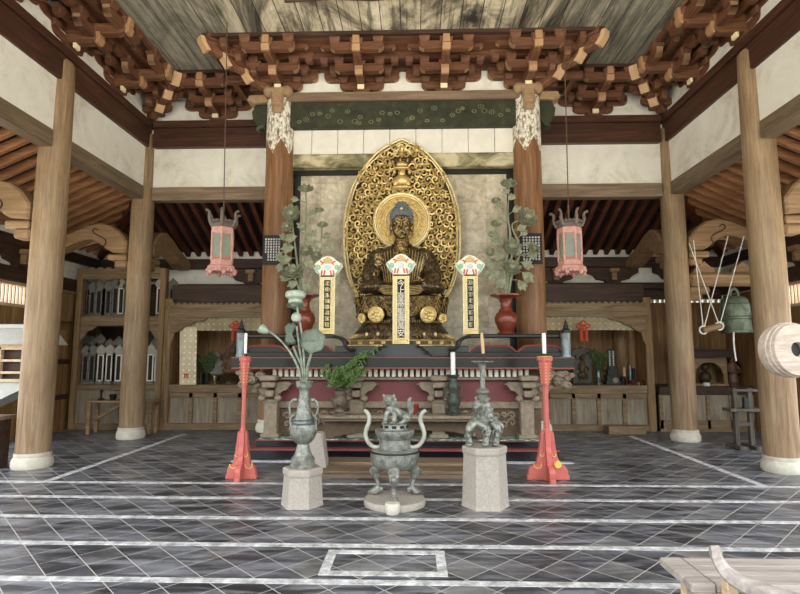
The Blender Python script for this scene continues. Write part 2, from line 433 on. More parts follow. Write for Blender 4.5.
# ---------------------------------------------------------------- setting
XC, YF, YB, YCC, XCC = 4.97, 7.28, 9.8, 8.78, 2.1       # side columns, front row, back row, altar pillars
XO, YO = 6.95, 11.85                                     # outer line of the aisles
ZB0, ZB1, ZL0, ZL1, ZT = 5.42, 5.93, 4.40, 4.65, 6.49
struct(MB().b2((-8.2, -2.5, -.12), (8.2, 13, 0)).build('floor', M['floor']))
for i, Y in enumerate((6.436, 5.79, 5.103, 4.406, 3.723, 3.03)):
    struct(MB().b2((-4.9, Y-.036, 0), (4.9, Y+.036, .004)).build('trim_%d' % (i+1), M['strip'], org=(0, Y, 0)))
for i, s in enumerate((-1, 1)):
    struct(MB().b2((s*4.2-.05, 6.48, 0), (s*4.2+.05, 10.3, .004)).build('trim_%d' % (i+7), M['strip'], org=(s*4.2, 6.48, 0)))
mb = MB(); x0, x1, y0, y1, w = -.47, .42, 3.83, 4.30, .07
mb.b2((x0, y0, 0), (x1, y0+w, .006)); mb.b2((x0, y1-w, 0), (x1, y1, .006))
mb.b2((x0, y0+w, 0), (x0+w, y1-w, .006)); mb.b2((x1-w, y0+w, 0), (x1, y1-w, .006))
struct(mb.build('trim_9', M['strip'], org=(0, 4.06, 0)))
# stone edging under the altar platform and worn block beside it
struct(MB().b2((-2.4, 7.68, 0), (2.4, 7.79, .012)).build('trim_10', M['strip'], org=(0, 7.6, 0)))

# ceiling boards with border
mb = MB()
mb.b2((-4.17, -1.2, ZT), (4.17, 7.84, ZT+.06)); mb.b2((-4.17, 7.84, ZT), (-3.1, 8.9, ZT+.06)); mb.b2((3.1, 7.84, ZT), (4.17, 8.9, ZT+.06))
struct(mb.build('ceiling', M['ceiling']))
mb = MB()
for s in (-1, 1):
    mb.b2((s*4.17, -1.2, ZT-.05), (s*5.1, 9.9, ZT+.05)); mb.b2((s*3.1, 8.9, ZT-.05), (s*4.17, 9.95, ZT+.05))
    mb.b2((s*3.1, 7.84, ZT-.05), (s*1.9, 9.95, ZT+.05))
mb.b2((-1.9, 7.84, ZT-.05), (1.9, 9.2, ZT+.05))
struct(mb.build('trim_11', M['bracket'], org=(0, 8, ZT)))
mb = MB()                                                 # thin dark battens along the edge of the boards
for s in (-1, 1):
    mb.b2((s*4.19, -1.2, ZT-.06), (s*4.10, 8.9, ZT)); mb.b2((s*3.05, 8.82, ZT-.06), (s*4.1, 8.9, ZT)); mb.b2((s*3.05, 7.76, ZT-.06), (s*3.12, 8.85, ZT))
mb.b2((-3.05, 7.76, ZT-.06), (3.05, 7.84, ZT))
struct(mb.build('trim_12', M['dark_x'], org=(0, 8, ZT)))
mb = MB()                                                 # dark wavering batten across the boards
pts = [at(x, y, 6.9) for x, y in ((282, 9), (330, 7), (372, 9), (420, 5), (452, 4))]
mb.tube([Vector((at(x, y, 6.9).x*1.0, 6.98+dy, ZT-.01)) for (x, y), dy in zip(((282, 9), (330, 7), (372, 9), (420, 5), (458, 4)), (.05, .0, .05, -.03, -.05))], .022, 6)
struct(mb.build('trim_13', M['dark_x'], org=(0, 7, ZT)))

# plaster walls
def wallp(name, lo, hi, mat='plaster'): return struct(MB().b2(lo, hi).build(name, M[mat], org=[(a+b)/2 for a, b in zip(lo, hi)]))
for s, nm in ((-1, 'left'), (1, 'right')):
    wallp('wall_upper_'+nm, (s*(XC-.08), -1.2, ZL1-.05), (s*(XC+.12), YB, ZT))
    wallp('wall_upper_back_'+nm, (s*XC, YB-.04, ZL1-.05), (s*1.95, YB+.12, ZT))
    wallp('wall_return_'+nm, (s*(XCC-.06), YCC, ZL1-.05), (s*(XCC+.06), YB, ZT))
wallp('wall_upper_center', (-XCC, YCC+.0, 5.8), (XCC, YCC+.1, ZT))
# white boards above the altar panel
mb = MB(); xs = [-2.0+i*.445 for i in range(10)]
for a, b in zip(xs, xs[1:]): mb.box(((a+b)/2, YCC+.02, 5.12), (b-a-.008, .05, .5), .003)
mb.b2((-2.0, YCC+.05, 4.75), (2.0, YCC+.09, 5.8)); struct(mb.build('wall_back_boards', M['whiteboard'], org=(0, YCC, 5.1)))

# outer walls of the aisles
wallp('wall_back', (-7.1, YO, 0), (7.1, YO+.1, 2.64), 'plank')
mb = MB(); mb.b2((-7.1, YO, 2.71), (7.1, YO+.1, 3.95))
x = -7.0
while x < 7.05:
    mb.b2((x-.032, YO, 2.63), (x+.032, YO+.1, 2.72)); x += .115
struct(mb.build('wall_back_upper', M['plaster'], org=(0, YO, 3)))
for s, nm in ((-1, 'left'), (1, 'right')):
    mb = MB(); mb.b2((s*XO, 8.7, 0), (s*(XO+.1), YO+.1, 2.38)); mb.b2((s*XO, 10.0, 2.38), (s*(XO+.1), YO+.1, 2.78))
    struct(mb.build('wall_'+nm, M['plank'], org=(s*XO, 9, 0)))
    wallp('wall_outer_'+nm, (s*XO, 4.5, 2.78), (s*(XO+.1), YO+.1, 3.75))
    mb = MB()
    for z in (2.36, 2.74): mb.b2((s*(XO-.02), 8.7, z), (s*(XO+.12), 10.0, z+.05))
    y = 8.75
    while y < 10.0:
        mb.b2((s*(XO+.02), y-.012, 2.38), (s*(XO+.06), y+.012, 2.76)); y += .085
    struct(mb.build('window_%d' % (1 if s < 0 else 2), M['lightwood'], org=(s*XO, 9, 2.4)))
# sloping aisle roofs: boards and rafters
SL = .45
def roofz(d): return 4.62-SL*d                      # rafter underside, d = distance out from the inner columns
for s, nm in ((-1, 'left'), (1, 'right')):
    mb = MB(); q = .13
    pts = [(s*XC, 4.5, roofz(0)+q), (s*(XO+.3), 4.5, roofz(XO+.3-XC)+q), (s*(XO+.3), YB+XO+.3-XC, roofz(XO+.3-XC)+q), (s*XC, YB, roofz(0)+q)]
    mb.fan(pts, .03)
    c = struct(mb.build('ceiling_'+nm, M['roofboard'], org=(s*5.9, 8, 4.2)))
    y = 4.6; k = 0
    while y < YB+XO-XC:
        a = max(0, y-YB)
        p0 = Vector((s*(XC+.02+a), y, roofz(a)+.055)); p1 = Vector((s*(XO+.05), y, roofz(XO+.05-XC)+.055))
        if a < 1.8:
            d = p1-p0; rot = d.to_track_quat('X', 'Z').to_matrix()
            MB().box((p0+p1)/2, (d.length, .085, .12), .008, rot).build('rafter', M['rafter'], c, org=(p0+p1)/2)
        y += .28
mb = MB(); q = .13; e = YO-YB+.3
mb.fan([(-XC, YB, roofz(0)+q), (-XC-e, YB+e, roofz(e)+q), (XC+e, YB+e, roofz(e)+q), (XC, YB, roofz(0)+q)], .03)
c = struct(mb.build('ceiling_back', M['roofboard'], org=(0, 10.8, 4.2)))
x = -6.6
while x < 6.7:
    if abs(x) > 1.9:
        a = max(0, abs(x)-XC)
        p0 = Vector((x, YB+.14+a, roofz(a+.14)+.055)); p1 = Vector((x, YO-.02, roofz(YO-.02-YB)+.055)); d = p1-p0
        if d.length > .15:
            MB().box((p0+p1)/2, (.09, d.length, .12), .008, d.to_track_quat('Y', 'Z').to_matrix()).build('rafter', M['rafter_y'], c, org=(p0+p1)/2)
    x += .24
for s in (-1, 1):
    p0 = Vector((s*XC, YB, roofz(0)+.03)); p1 = Vector((s*(XO+.05), YB+XO+.05-XC, roofz(XO+.05-XC)+.03)); d = p1-p0
    MB().box((p0+p1)/2, (.16, d.length, .2), .01, d.to_track_quat('Y', 'Z').to_matrix()).build('hip_rafter', M['rafter_y'], c, org=(p0+p1)/2)

# ---------------------------------------------------------------- columns
def column(x, y, h, r0, r1, mat, label, base=True, group=None, zf=0.0):
    t = thing('wooden_column', (x, y, zf), label, 'column', group)
    n = 14; prof = []
    for i in range(n+1):
        k = i/n; prof.append((r0+(r1-r0)*k+.012*sin(k*pi), zf+.2+(h-.2-zf)*k))
    prof[-1] = (r1*.97, h-.06); prof += [(r1*.8, h-.01), (r1*.5, h)]
    MB().lathe(prof, (x, y, 0), 32).build('shaft', M[mat], t, True)
    if base: MB().lathe([(a*r0, zf+b) for a, b in ((1.14, 0), (1.2, .03), (1.2, .08), (1.13, .125), (1.04, .15), (1.08, .17), (1.05, .2))], (x, y, 0), 32).build('stone_base', M['stone_pale'], t, True)
    return t
column(-XC, YF, 5.78, .207, .19, 'col_wood', 'thick round wooden column in the left foreground on a pale stone base')
column(XC, YF, 5.78, .207, .19, 'col_wood', 'thick round wooden column at right in front of the bronze bell')
column(-XC, YB, 5.74, .207, .187, 'col_wood', 'round wooden column standing in front of the left shelves of memorial tablets')
column(XC, YB, 5.74, .207, .187, 'col_wood', 'round wooden column standing between the right alcove and the bronze bell')
for s in (-1, 1):
    t = column(s*XCC, YCC, 5.93, .232, .222, 'col_wood_red', 'reddish round pillar with flaking white painted top at the %s end of the altar' % ('left' if s < 0 else 'right'), zf=.277)
    # flaking painted sleeve with a jagged lower edge
    mb = MB(); seg = 64; rows = []
    rnd = random.Random(3+s)
    for z, rr in ((0, .236), (.35, .234), (.55, .233), (.86, .232)):
        rows.append([Vector((s*XCC+rr*cos(2*pi*k/seg), YCC+rr*sin(2*pi*k/seg), 4.98+z+((abs(((k*5) % seg)/seg-.5)-.25)*.5+rnd.uniform(-.02, .02) if z == 0 else 0))) for k in range(seg+1)])
    mb.sheet(rows).build('flaking_paint', M['flake'] if 'flake' in M else M['ivory'], t, True)
    # carved boss over the head of the pillar and carved beam noses
    mb = MB()
    mb.box((s*XCC, YCC-.2, 5.93), (.40, .2, .16), .05); mb.ell((s*XCC-.16, YCC-.22, 5.93), (.09, .1, .1)); mb.ell((s*XCC+.16, YCC-.22, 5.93), (.09, .1, .1))
    mb.box((s*XCC, YCC-.25, 5.74), (.17, .08, .4), .03, taper=(1.35, 1.2))
    for z in (5.62, 5.70, 5.78): mb.ell((s*XCC, YCC-.29, z), (.08, .025, .025))
    mb.build('carved_boss', M['bosswood'], t, True)
    mb = MB()
    mb.prism([(s*(XCC+.2), 5.5), (s*(XCC+.30), 5.34), (s*(XCC+.40), 5.32), (s*(XCC+.36), 5.42), (s*(XCC+.46), 5.50), (s*(XCC+.48), 5.64), (s*(XCC+.42), 5.76), (s*(XCC+.2), 5.77)][::s], YCC-.1, YCC+.1, 'xz', .02)
    mb.build('carved_beam_nose', M['green_beam'] if 'green_beam' in M else M['carve'], t)
    mb = MB(); mb.prism([(s*(XCC+.2), 5.79), (s*(XCC+.45), 5.77), (s*(XCC+.56), 5.83), (s*(XCC+.52), 5.92), (s*(XCC+.2), 5.93)][::s], YCC-.16, YCC+.16, 'xz', .03)
    mb.build('upper_beam_nose', M['bosswood'], t)

# ---------------------------------------------------------------- beams
def beam(name, lo, hi, mat, label, plate=None, cat='beam', bev=.015):
    c = [(a+b)/2 for a, b in zip(lo, hi)]
    t = thing(name, (c[0], c[1], min(lo[2], hi[2])), label, cat)
    MB().b2(lo, hi, bev).build('timber', M[mat], t)
    if plate:
        l2 = list(lo); h2 = list(hi); l2[2] = hi[2]; h2[2] = hi[2]+plate[0]
        ax = plate[1]; l2[ax] -= plate[2]; h2[ax] += plate[2]
        MB().b2(l2, h2, .01).build('top_plate', M[plate[3]], t)
    return t
for s, nm in ((-1, 'left'), (1, 'right')):
    xa, xb = sorted((s*(XCC+.2), s*(XC-.2)))
    beam('tie_beam', (xa, YB-.15, ZB0), (xb, YB+.15, ZB1-.13), 'beam_x', 'dark red-brown beam above the back plaster panel on the %s of the altar' % nm, (.13, 1, .04, 'beam_x'))
    beam('tie_beam', (s*XC-.13, -1.2, ZB0), (s*XC+.13, YB, ZB1-.13), 'beam_y', 'long dark red-brown beam running along the top of the %s side wall' % nm, (.13, 0, .04, 'beam_y'))
    beam('lower_beam', (xa, YB-.11, ZL0), (xb, YB+.11, ZL1), 'grey_x', 'greyish beam under the back plaster panel on the %s of the altar' % nm)
    beam('lower_beam', (s*XC-.11, YF+.2, ZL0), (s*XC+.11, YB-.2, ZL1), 'grey_y', 'greyish beam between the two round columns on the %s side' % nm)
    beam('lower_beam', (s*XC-.11, 4.0, ZL0), (s*XC+.11, YF-.2, ZL1), 'grey_y', 'greyish beam running forward from the front column on the %s' % nm)
    ya = YCC+.2
    beam('tie_beam', (s*XCC-.13, ya, ZB0), (s*XCC+.13, YB-.02, ZB1-.02), 'beam_y', 'short red-brown beam running back from the %s altar pillar' % nm)
beam('painted_beam', (-XCC+.18, YCC-.13, 5.33), (XCC-.18, YCC+.13, 5.78), 'green_beam', 'dark green painted beam with faint pale flower roundels over the altar')
pbm = bpy.data.objects['painted_beam']; rnd = random.Random(15); mb = MB()
for i in range(30):
    x = -1.85+3.7*(i+.5)/30+rnd.uniform(-.04, .04); z = rnd.choice((5.43, 5.50, 5.58, 5.64))+rnd.uniform(-.03, .03); r = rnd.uniform(.028, .045)
    for k in range(7): mb.ell((x+r*cos(k*2*pi/7), YCC-.131, z+r*.8*sin(k*2*pi/7)), (.009, .003, .008), 6, 4)
    if i % 2: mb.ell((x, YCC-.131, z), (.01, .003, .008), 6, 4)
mb.build('painted_flowers', M['faintflower'], pbm)
beam('plate_beam', (-XCC+.1, YCC-.19, 5.78), (XCC-.1, YCC+.19, 5.93), 'grey_x', 'plain grey-brown plate lying on the green painted beam')
beam('lintel', (-XCC+.2, YCC-.02, 4.67), (XCC-.2, YCC+.14, 4.91), 'stained', 'stained pale lintel between the white boards and the black altar frame')

# ---------------------------------------------------------------- bracket sets
def curved_arm(hw, z0, z1, d, c=.13):
    "boat-shaped arm profile across u"
    n = 5; p = [(-hw, z1), (-hw, z0+c*.75)]
    for i in range(1, n+1):
        t = pi/2*i/n; p.append((-hw+c*(1-cos(t)), z0+c*.75*(1-sin(t))))
    q = [(-a, b) for a, b in p[::-1]]
    return p+q
def make_bracket(label, group, nose='cream'):
    t = thing('bracket_set', (0, 0, 0), label, 'bracket', group)
    MB().box((0, -.02, .045), (.30, .26, .09), .012).build('bearing_block', M['bracket'], t)
    def arm(hw, v, z0, z1, th=.11, c=.12):
        ca = MB().prism(curved_arm(hw, z0, z1, th, c), v-th/2, v+th/2, 'xz', .012).build('cross_arm', M['bracket'], t)
        e = curved_arm(hw, z0, z1, th, c); n = len(e)//2
        for sg in (0, 1):
            q = e[:n] if sg == 0 else e[n:]; mb = MB(); o = .006*(1 if sg else -1)
            rows = [[Vector((a+o, v-th/2*.97, b-.004)), Vector((a+o, v+th/2*.97, b-.004))] for a, b in (q[:-1] if sg == 0 else q[1:])]
            mb.sheet(rows, .004); mb.build('pale_end', M['bracket_end'], ca)
    def blk(u, v, z, w=.2, h=.12, top=1.0):
        MB().box((u, v, z+h/2), (w*.72, w*.72, h), .01, None, (1.35, 1.35)).build('bearing_block', M['bracket'], t, org=(u, v, z))
    arm(.37, -.03, .08, .235); arm(.64, -.03, .235, .44)
    blk(-.30, -.06, .19, .17, .1); blk(.30, -.06, .19, .17, .1)
    arm(.40, -.45, .18, .33); blk(-.33, -.45, .31, .19); blk(.33, -.45, .31, .19)
    arm(.66, -.45, .40, .52, .09, .09); blk(-.58, -.45, .33, .15, .09); blk(.58, -.45, .33, .15, .09)
    arm(.42, -.88, .30, .44); blk(-.34, -.88, .41, .2, .13); blk(.34, -.88, .41, .2, .13)
    arm(.52, -.24, .30, .42, .09, .10); blk(-.46, -.24, .25, .14, .09); blk(.46, -.24, .25, .14, .09)
    arm(.60, -.68, .44, .53, .08, .08)
    # arms that reach out from the wall
    def out(v1, z0, z1, c):
        n = 5; p = [(.05, z1), (-v1, z1), (-v1, z0+c)]
        for i in range(1, n+1):
            a = pi/2*i/n; p.append((-v1+c*1.1*(1-cos(a)), z0+c*(1-sin(a))))
        p.append((.05, z0))
        return MB().prism(p, -.06, .06, 'yz', .01).build('reaching_arm', M['bracket_y'], t)
    o1 = out(.54, .10, .25, .12); o2 = out(.98, .24, .40, .14)
    blk(0, -.45, .25, .22, .1); blk(0, -.88, .36, .22, .12)
    # pale noses
    MB().box((0, -.215, .125), (.115, .05, .19), .008).build('pale_nose', M['cream' if nose == 'cream' else 'bracket_end'], o1)
    MB().prism([(-.58, .27), (-.60, .17), (-.565, .10), (-.52, .10), (-.54, .17), (-.52, .27)], -.062, .062, 'yz').build('pale_nose', M['bracket_nose'], o1)
    MB().box((0, -1.0, .43), (.11, .05, .13), .008).build('pale_nose', M['bracket_nose'], o2)
    MB().prism([(-.96, .40), (-1.03, .34), (-1.0, .25), (-.95, .25), (-.97, .32), (-.93, .40)], -.062, .062, 'yz').build('pale_nose', M['bracket_nose'], o2)
    return t
ZK = ZB1
cm = make_bracket('', None)
cm.location = (-.70, YCC, ZK); cm['label'] = 'reddish wooden bracket set over the altar, first to the left of the middle'; ORIG[cm.name] = (-.7, YCC, ZK)
def bset(x, y, rz, label): return copy_tree(cm, (x, y, ZK), rz, label)
bset(.70, YCC, 0, 'reddish wooden bracket set over the altar, first to the right of the middle')
for s, nm in ((-1, 'left'), (1, 'right')):
    bp = bset(s*XCC, YCC-.05, 0, 'large reddish bracket set with a swooping diagonal arm over the %s altar pillar' % nm); bp.name = 'corner_bracket'; ORIG[bp.name] = (s*XCC, YCC-.05, ZK)
    bset(s*3.56, YB, 0, 'bracket set on the dark back beam behind the %s hanging lantern' % nm)
    for i, y in enumerate((8.54, 7.28, 6.02)):
        bset(s*XC, y, -s*pi/2 if s > 0 else pi/2, ('bracket set on the %s side beam, between the front and back columns',
             'bracket set on the %s side beam, directly above the front column', 'bracket set on the %s side beam, nearest the viewer')[i] % nm)
    # corner sets: diagonal reach
    def diag(x, y, ang, label, t=None):
        t = t or thing('corner_bracket', (x, y, ZK), label, 'bracket')
        R = Matrix.Translation((x, y, ZK)) @ Matrix.Rotation(ang, 4, 'Z')
        def add(mb, nm2, mat): mb.move(R); mb.build(nm2, M[mat], t)
        for k, (v1, z0, z1) in enumerate(((.62, .06, .20), (1.0, .18, .33), (1.36, .30, .46))):
            p = [(.05, z1), (-v1-.06, z1+.03), (-v1-.10, z1-.02), (-v1+.02, z0+.01), (-v1*.55, z0-.05), (-.0, z0-.02)]
            add(MB().prism(p, -.07, .07, 'yz', .015), 'reaching_arm', 'bracket_y')
            add(MB().prism([(-v1-.05, z1+.035), (-v1-.115, z1+.03), (-v1-.10, z1-.05), (-v1+.0, z0-.02), (-v1+.06, z0+.01), (-v1-.02, z1-.05)], -.072, .072, 'yz'), 'pale_nose', 'bracket_end')
            add(MB().box((0, -v1+.08, z1+.05), (.22, .22, .1), .01), 'bearing_block', 'bracket')
            for sg in (-1, 1):
                add(MB().prism(curved_arm(.30, z0+.05, z1+.04, .1, .1), -.05, .05, 'xz', .01).move(Matrix.Translation((0, -v1*.72, 0)) @ Matrix.Rotation(sg*pi/4, 4, 'Z')), 'cross_arm', 'bracket')
        return t
    diag(s*XC, YB, -s*pi/4, 'diagonal bracket set tucked into the back %s corner under the ceiling' % nm)
    diag(s*XCC, YCC, s*pi/4, '', bp)
    for k, (v1, z0, z1) in enumerate(((.54, .12, .26), (.98, .26, .40))):                # arms reaching sideways
        xa, xb = sorted((s*(XCC+.1), s*(XCC+v1))); MB().b2((xa, YCC-.06, ZK+z0), (xb, YCC+.06, ZK+z1), .02).build('reaching_arm', M['bracket'], bp)
        MB().prism([(a, ZK+b) for a, b in curved_arm(.34, z0+.05, z1+.06, .1, .1)], s*(XCC+v1-.12)-.05, s*(XCC+v1-.12)+.05, 'yz', .01).move(Matrix.Translation((0, YCC+.4, 0))).build('cross_arm', M['bracket_y'], bp)
        MB().box((s*(XCC+v1-.12), YCC+.4, ZK+z1+.1), (.16, .16, .1), .01).build('bearing_block', M['bracket'], bp)
    # purlins that tie the brackets together
    for v, z0, z1 in ((-.45, .42, .52), (-.9, .5, .56)):
        xa, xb = sorted((s*(XC+v+.02 if False else XC+v), s*(XCC-v)))
        beam('bracket_purlin', (xa, YB+v-.05, ZK+z0), (xb, YB+v+.05, ZK+z1), 'bracket', 'thin %s rail tying the bracket tops together along the back beam on the %s' % ('inner' if v < -.5 else 'outer', nm))
        beam('bracket_purlin', (s*(XC+v)-.05, -1.2, ZK+z0), (s*(XC+v)+.05, YB+v, ZK+z1), 'bracket_y', 'thin %s rail tying the bracket tops together along the %s side wall' % ('inner' if v < -.5 else 'outer', nm))
for v, z0, z1, nm in ((-.03, .44, .56, 'rear'), (-.45, .42, .54, 'middle'), (-.9, .5, .58, 'foremost')):
    beam('bracket_purlin', (-XCC+v, YCC+v-.05, ZK+z0), (XCC-v, YCC+v+.05, ZK+z1), 'bracket', 'reddish rail across the bracket tops over the altar, the %s one' % nm)
# ---------------------------------------------------------------- curved beams of the aisles
def koryo_poly(f):
    "profile of the curved beam: d = distance out from the column, z"
    top = [(.0, 3.62), (.16, 3.80), (.36, 3.92), (.62, 3.97), (.9, 3.91), (1.15, 3.78), (1.4, 3.66), (1.65, 3.60), (1.95, 3.58)]
    bot = [(1.95, 3.38), (1.65, 3.40), (1.4, 3.45), (1.15, 3.56), (.92, 3.66), (.74, 3.68), (.60, 3.63), (.50, 3.52), (.42, 3.46), (.30, 3.40), (.0, 3.38)]
    return [f(*p) for p in top+bot]
def koryo(s, y, label, along='x'):
    t = thing('curved_beam', (s*(XC+.2), y, 3.1), label, 'beam')
    if along == 'x':
        f = lambda d, z: (s*(XC+.2+d*.88), z)
        MB().prism(koryo_poly(f), y-.16, y+.16, 'xz', .03).build('curved_timber', M['koryo'], t)
        g = lambda d: s*(XC+.2+d)
        mb = MB(); mb.b2((g(0), y-.13, 3.26), (g(.36), y+.13, 3.37), .02); mb.b2((g(0), y-.11, 3.12), (g(.24), y+.11, 3.26), .03)
        mb.build('bracket_arm', M['koryo'], t)
        # carved scroll on the flank
        mb = MB()
        for w in (y-.165, y+.165): mb.tube(spline([(g(.36), w, 3.43), (g(.42), w, 3.50), (g(.38), w, 3.57), (g(.40), w, 3.64), (g(.48), w, 3.69), (g(.58), w, 3.74), (g(.64), w, 3.80), (g(.60), w, 3.85), (g(.54), w, 3.82)], 5), .011, 5)
        mb.build('carved_scroll', M['dark_x'], t)
    else:
        f = lambda d, z: (YB+.2+d*.88, z)
        MB().prism(koryo_poly(f), s*XC-.15, s*XC+.15, 'yz', .03).build('curved_timber', M['koryo'], t)
        mb = MB(); mb.b2((s*XC-.12, YB+.2, 3.26), (s*XC+.12, YB+.56, 3.37), .02); mb.b2((s*XC-.1, YB+.2, 3.12), (s*XC+.1, YB+.44, 3.26), .03)
        mb.build('bracket_arm', M['koryo'], t)
for s, nm in ((-1, 'left'), (1, 'right')):
    koryo(s, YF, 'curved beam with carved scroll reaching into the %s aisle from the front column' % nm)
    koryo(s, YB, 'curved humped beam spanning the %s aisle from the back column' % nm)
    koryo(s, YB, 'curved beam running back from the %s back column to the rear wall' % nm, 'y')

# ---------------------------------------------------------------- outer posts, beams and brackets at the rear and sides
def outer_bracket(x, y, rz, label):
    t = thing('bracket_block', (x, y, 3.02), label, 'bracket', None)
    R = Matrix.Translation((x, y, 0)) @ Matrix.Rotation(rz, 4, 'Z')
    MB().prism([(-.12, 3.02), (.12, 3.02), (.17, 3.12), (.36, 3.16), (.42, 3.24), (.56, 3.3), (.56, 3.42), (-.56, 3.42), (-.56, 3.3), (-.42, 3.24), (-.36, 3.16), (-.17, 3.12)], -.10, .02, 'xz', .01).move(R).build('bracket_arm', M['dark_x'], t)
    mb = MB(); mb.box((0, -.14, 3.22), (.11, .12, .2), .01); mb.box((0, -.17, 3.34), (.2, .14, .09), .01); mb.move(R).build('bracket_nose', M['koryo'], t)
    return t
for x, lb in ((-6.0, 'over the left memorial shelves'), (-3.45, 'behind the left hanging lantern'), (3.3, 'behind the right hanging lantern'), (4.55, 'near the right back column'), (6.0, 'over the bell alcove')):
    outer_bracket(x, YO, 0, 'small dark bracket block on the rear wall beam %s' % lb)
for s, nm in ((-1, 'left'), (1, 'right')):
    outer_bracket(s*XO, 9.3, -s*pi/2, 'small dark bracket block on the outer wall of the %s aisle' % nm)
    beam('wall_beam', (s*XO-.1, 4.5, 2.80), (s*XO+.1, YO, 3.06), 'dark_y', 'dark beam over the slatted window of the %s outer wall' % nm)
    beam('wall_beam', (s*XO-.1, 4.5, 3.42), (s*XO+.1, YO, 3.62), 'dark_y', 'dark upper beam of the %s outer wall under the rafters' % nm)
beam('wall_beam', (-XO, YO-.1, 2.93), (XO, YO+.0, 3.08), 'dark_x', 'long dark beam across the rear wall under the white plaster')
beam('wall_beam', (-XO, YO-.16, 3.42), (XO, YO+.02, 3.64), 'dark_x', 'long dark beam carrying the feet of the rear rafters')
for x, w in ((4.62, .0),):
    MBt = thing('round_post', (x, YO-.2, 0), 'slim round post of the rear wall seen above the right alcove valance', 'post')
    MB().lathe([(.14, 0), (.15, 1.5), (.14, 2.86), (.11, 2.93)], (x, YO-.2, 0), 20).build('shaft', M['cab_z'], MBt, True)
beam('board_panel', (-6.9, YO-.05, 2.72), (6.9, YO-.01, 2.93), 'dark_x', 'dark reddish board running between the rear beam and the row of light slots', cat='panel')

# ---------------------------------------------------------------- alcove cabinets at the rear
YA = 10.88                                               # front plane
def scallop(x0, x1, z0, z1, n, amp=.045):
    p = [(x0, z0), (x1, z0)]; w = (x1-x0)/n
    for i in range(n):
        xr = x1-i*w
        for k in range(5):
            u = k/5; p.append((xr-u*w, z1+amp*sin(pi*u)))
    p.append((x0, z1)); return p
def alcove(s, nm):
    xa, xb = sorted((s*2.35, s*4.86)); t = thing('alcove_cabinet', ((xa+xb)/2, YA, 0), 'long wooden alcove cabinet with panelled counter behind the %s end of the altar' % nm, 'cabinet')
    MB().b2((xa, YA, .74), (xb, YO-.42, .90), .01).build('counter_top', M['cab'], t)
    mb = MB(); mb.b2((xa, YA+.06, .08), (xb, YA+.12, .74))
    mb.build('counter_panel', M['panel'], t)
    mb = MB(); n = 5
    for i in range(n+1):
        x = xa+(xb-xa)*i/n; mb.b2((x-.04, YA+.02, .1), (x+.04, YA+.1, .74), .006)
    mb.b2((xa, YA+.02, .64), (xb, YA+.1, .74)); mb.build('counter_rail', M['cab'], t)
    MB().b2((xa, YA-.01, 0), (xb, YA+.1, .13), .006).build('plinth', M['cab'], t)
    for x, w in ((s*4.88, .075),):
        MB().b2((x-w, YA-.02, 0), (x+w, YA+.16, 2.66 if w > .06 else 2.2), .01).build('post', M['cab_z'], t)
    MB().prism(scallop(xa, xb, 2.27, 2.53, 20), YA-.03, YA+.04, 'xz').build('valance_board', M['cab'], t)
    MB().b2((xa, YA+.06, 2.55), (xb, YA+.14, 2.95), .01).build('header_board', M['dark_x'], t)
    # carved corner spandrel
    c = lambda d, z: (s*(4.82-d), z)
    MB().prism([c(0, 2.27), c(.78, 2.27), c(.66, 2.2), c(.5, 2.19), c(.42, 2.11), c(.28, 2.09), c(.22, 2.0), c(.08, 1.96), c(.05, 1.78), c(0, 1.7)][::-s], YA-.02, YA+.03, 'xz', .008).build('carved_spandrel', M['cab'], t)
    MB().b2((xa, YA+.06, .9), (xa+.06, YO-.42, 2.6)).build('side_board', M['plank'], t)
    MB().b2((s*4.82, YA+.16, .9), (s*4.88, YO-.42, 2.6)).build('side_board', M['plank'], t)
    # dotted cloth
    cl = thing('dotted_curtain', (s*3.6, YA+.03, 1.9), 'cream cloth with small white dots hung along the top of the %s alcove' % nm, 'curtain')
    rows = []; n = 40; xa, xb = sorted((s*2.43, s*4.78))
    for z in (2.29, 2.16, 2.0): rows.append([Vector((xa+(xb-xa)*k/n, YA+.07+.012*sin(k*1.3), z)) for k in range(n+1)])
    MB().sheet(rows, .008).build('cloth', M['dotcloth'], cl, True)
    if s < 0:
        p = [at(197, 327, YA+.05), at(180, 327, YA+.05), at(179.5, 385, YA+.05), at(196, 385, YA+.05)]
        MB().prism([(a.x, a.z) for a in p][::-1], YA+.045, YA+.058, 'xz').build('side_drop', M['dotcloth'], cl)
        q = at(186, 376, YA+.03); mb = MB()
        for dx in (-.036, 0, .036): mb.b2((q.x+dx-.010, YA+.036, q.z-.05), (q.x+dx+.010, YA+.044, q.z+.05))
        mb.b2((q.x-.05, YA+.036, q.z+.02), (q.x+.05, YA+.044, q.z+.038)); mb.build('red_seal', M['orange'], cl)
    # tasselled knot
    q = at(235.5 if s < 0 else 583.5, 326, YA-.06)
    k = thing('cord_knot', (q.x, YA-.06, q.z-.3), 'orange-red cord knot with two tassels hanging on the %s dotted curtain' % nm, 'knot')
    mb = MB()
    for dx, dz, r in ((0, .06, .05), (-.08, 0, .05), (.08, 0, .05), (0, -.02, .045)):
        mb.tube([(q.x+dx+r*cos(a*pi/5), YA-.06, q.z+dz+r*.8*sin(a*pi/5)) for a in range(10)], .016, 6, closed=True)
    mb.build('looped_cord', M['orange'], k, True)
    for dx in (-.05, .05): MB().lathe([(.012, q.z-.06), (.03, q.z-.1), (.034, q.z-.28), (.03, q.z-.3)], (q.x+dx, YA-.06, 0), 8).build('tassel', M['orange'], k, True)
    return t
alcove(-1, 'left'); alcove(1, 'right')
MB().b2((xz(606, 430, 10.6)[0], 10.45, 0), (xz(643, 430, 10.6)[0], 10.7, .16), .01).build('wooden_step', M['cab'], None, org=(xz(606, 430, 10.6)[0], 10.5, 0))
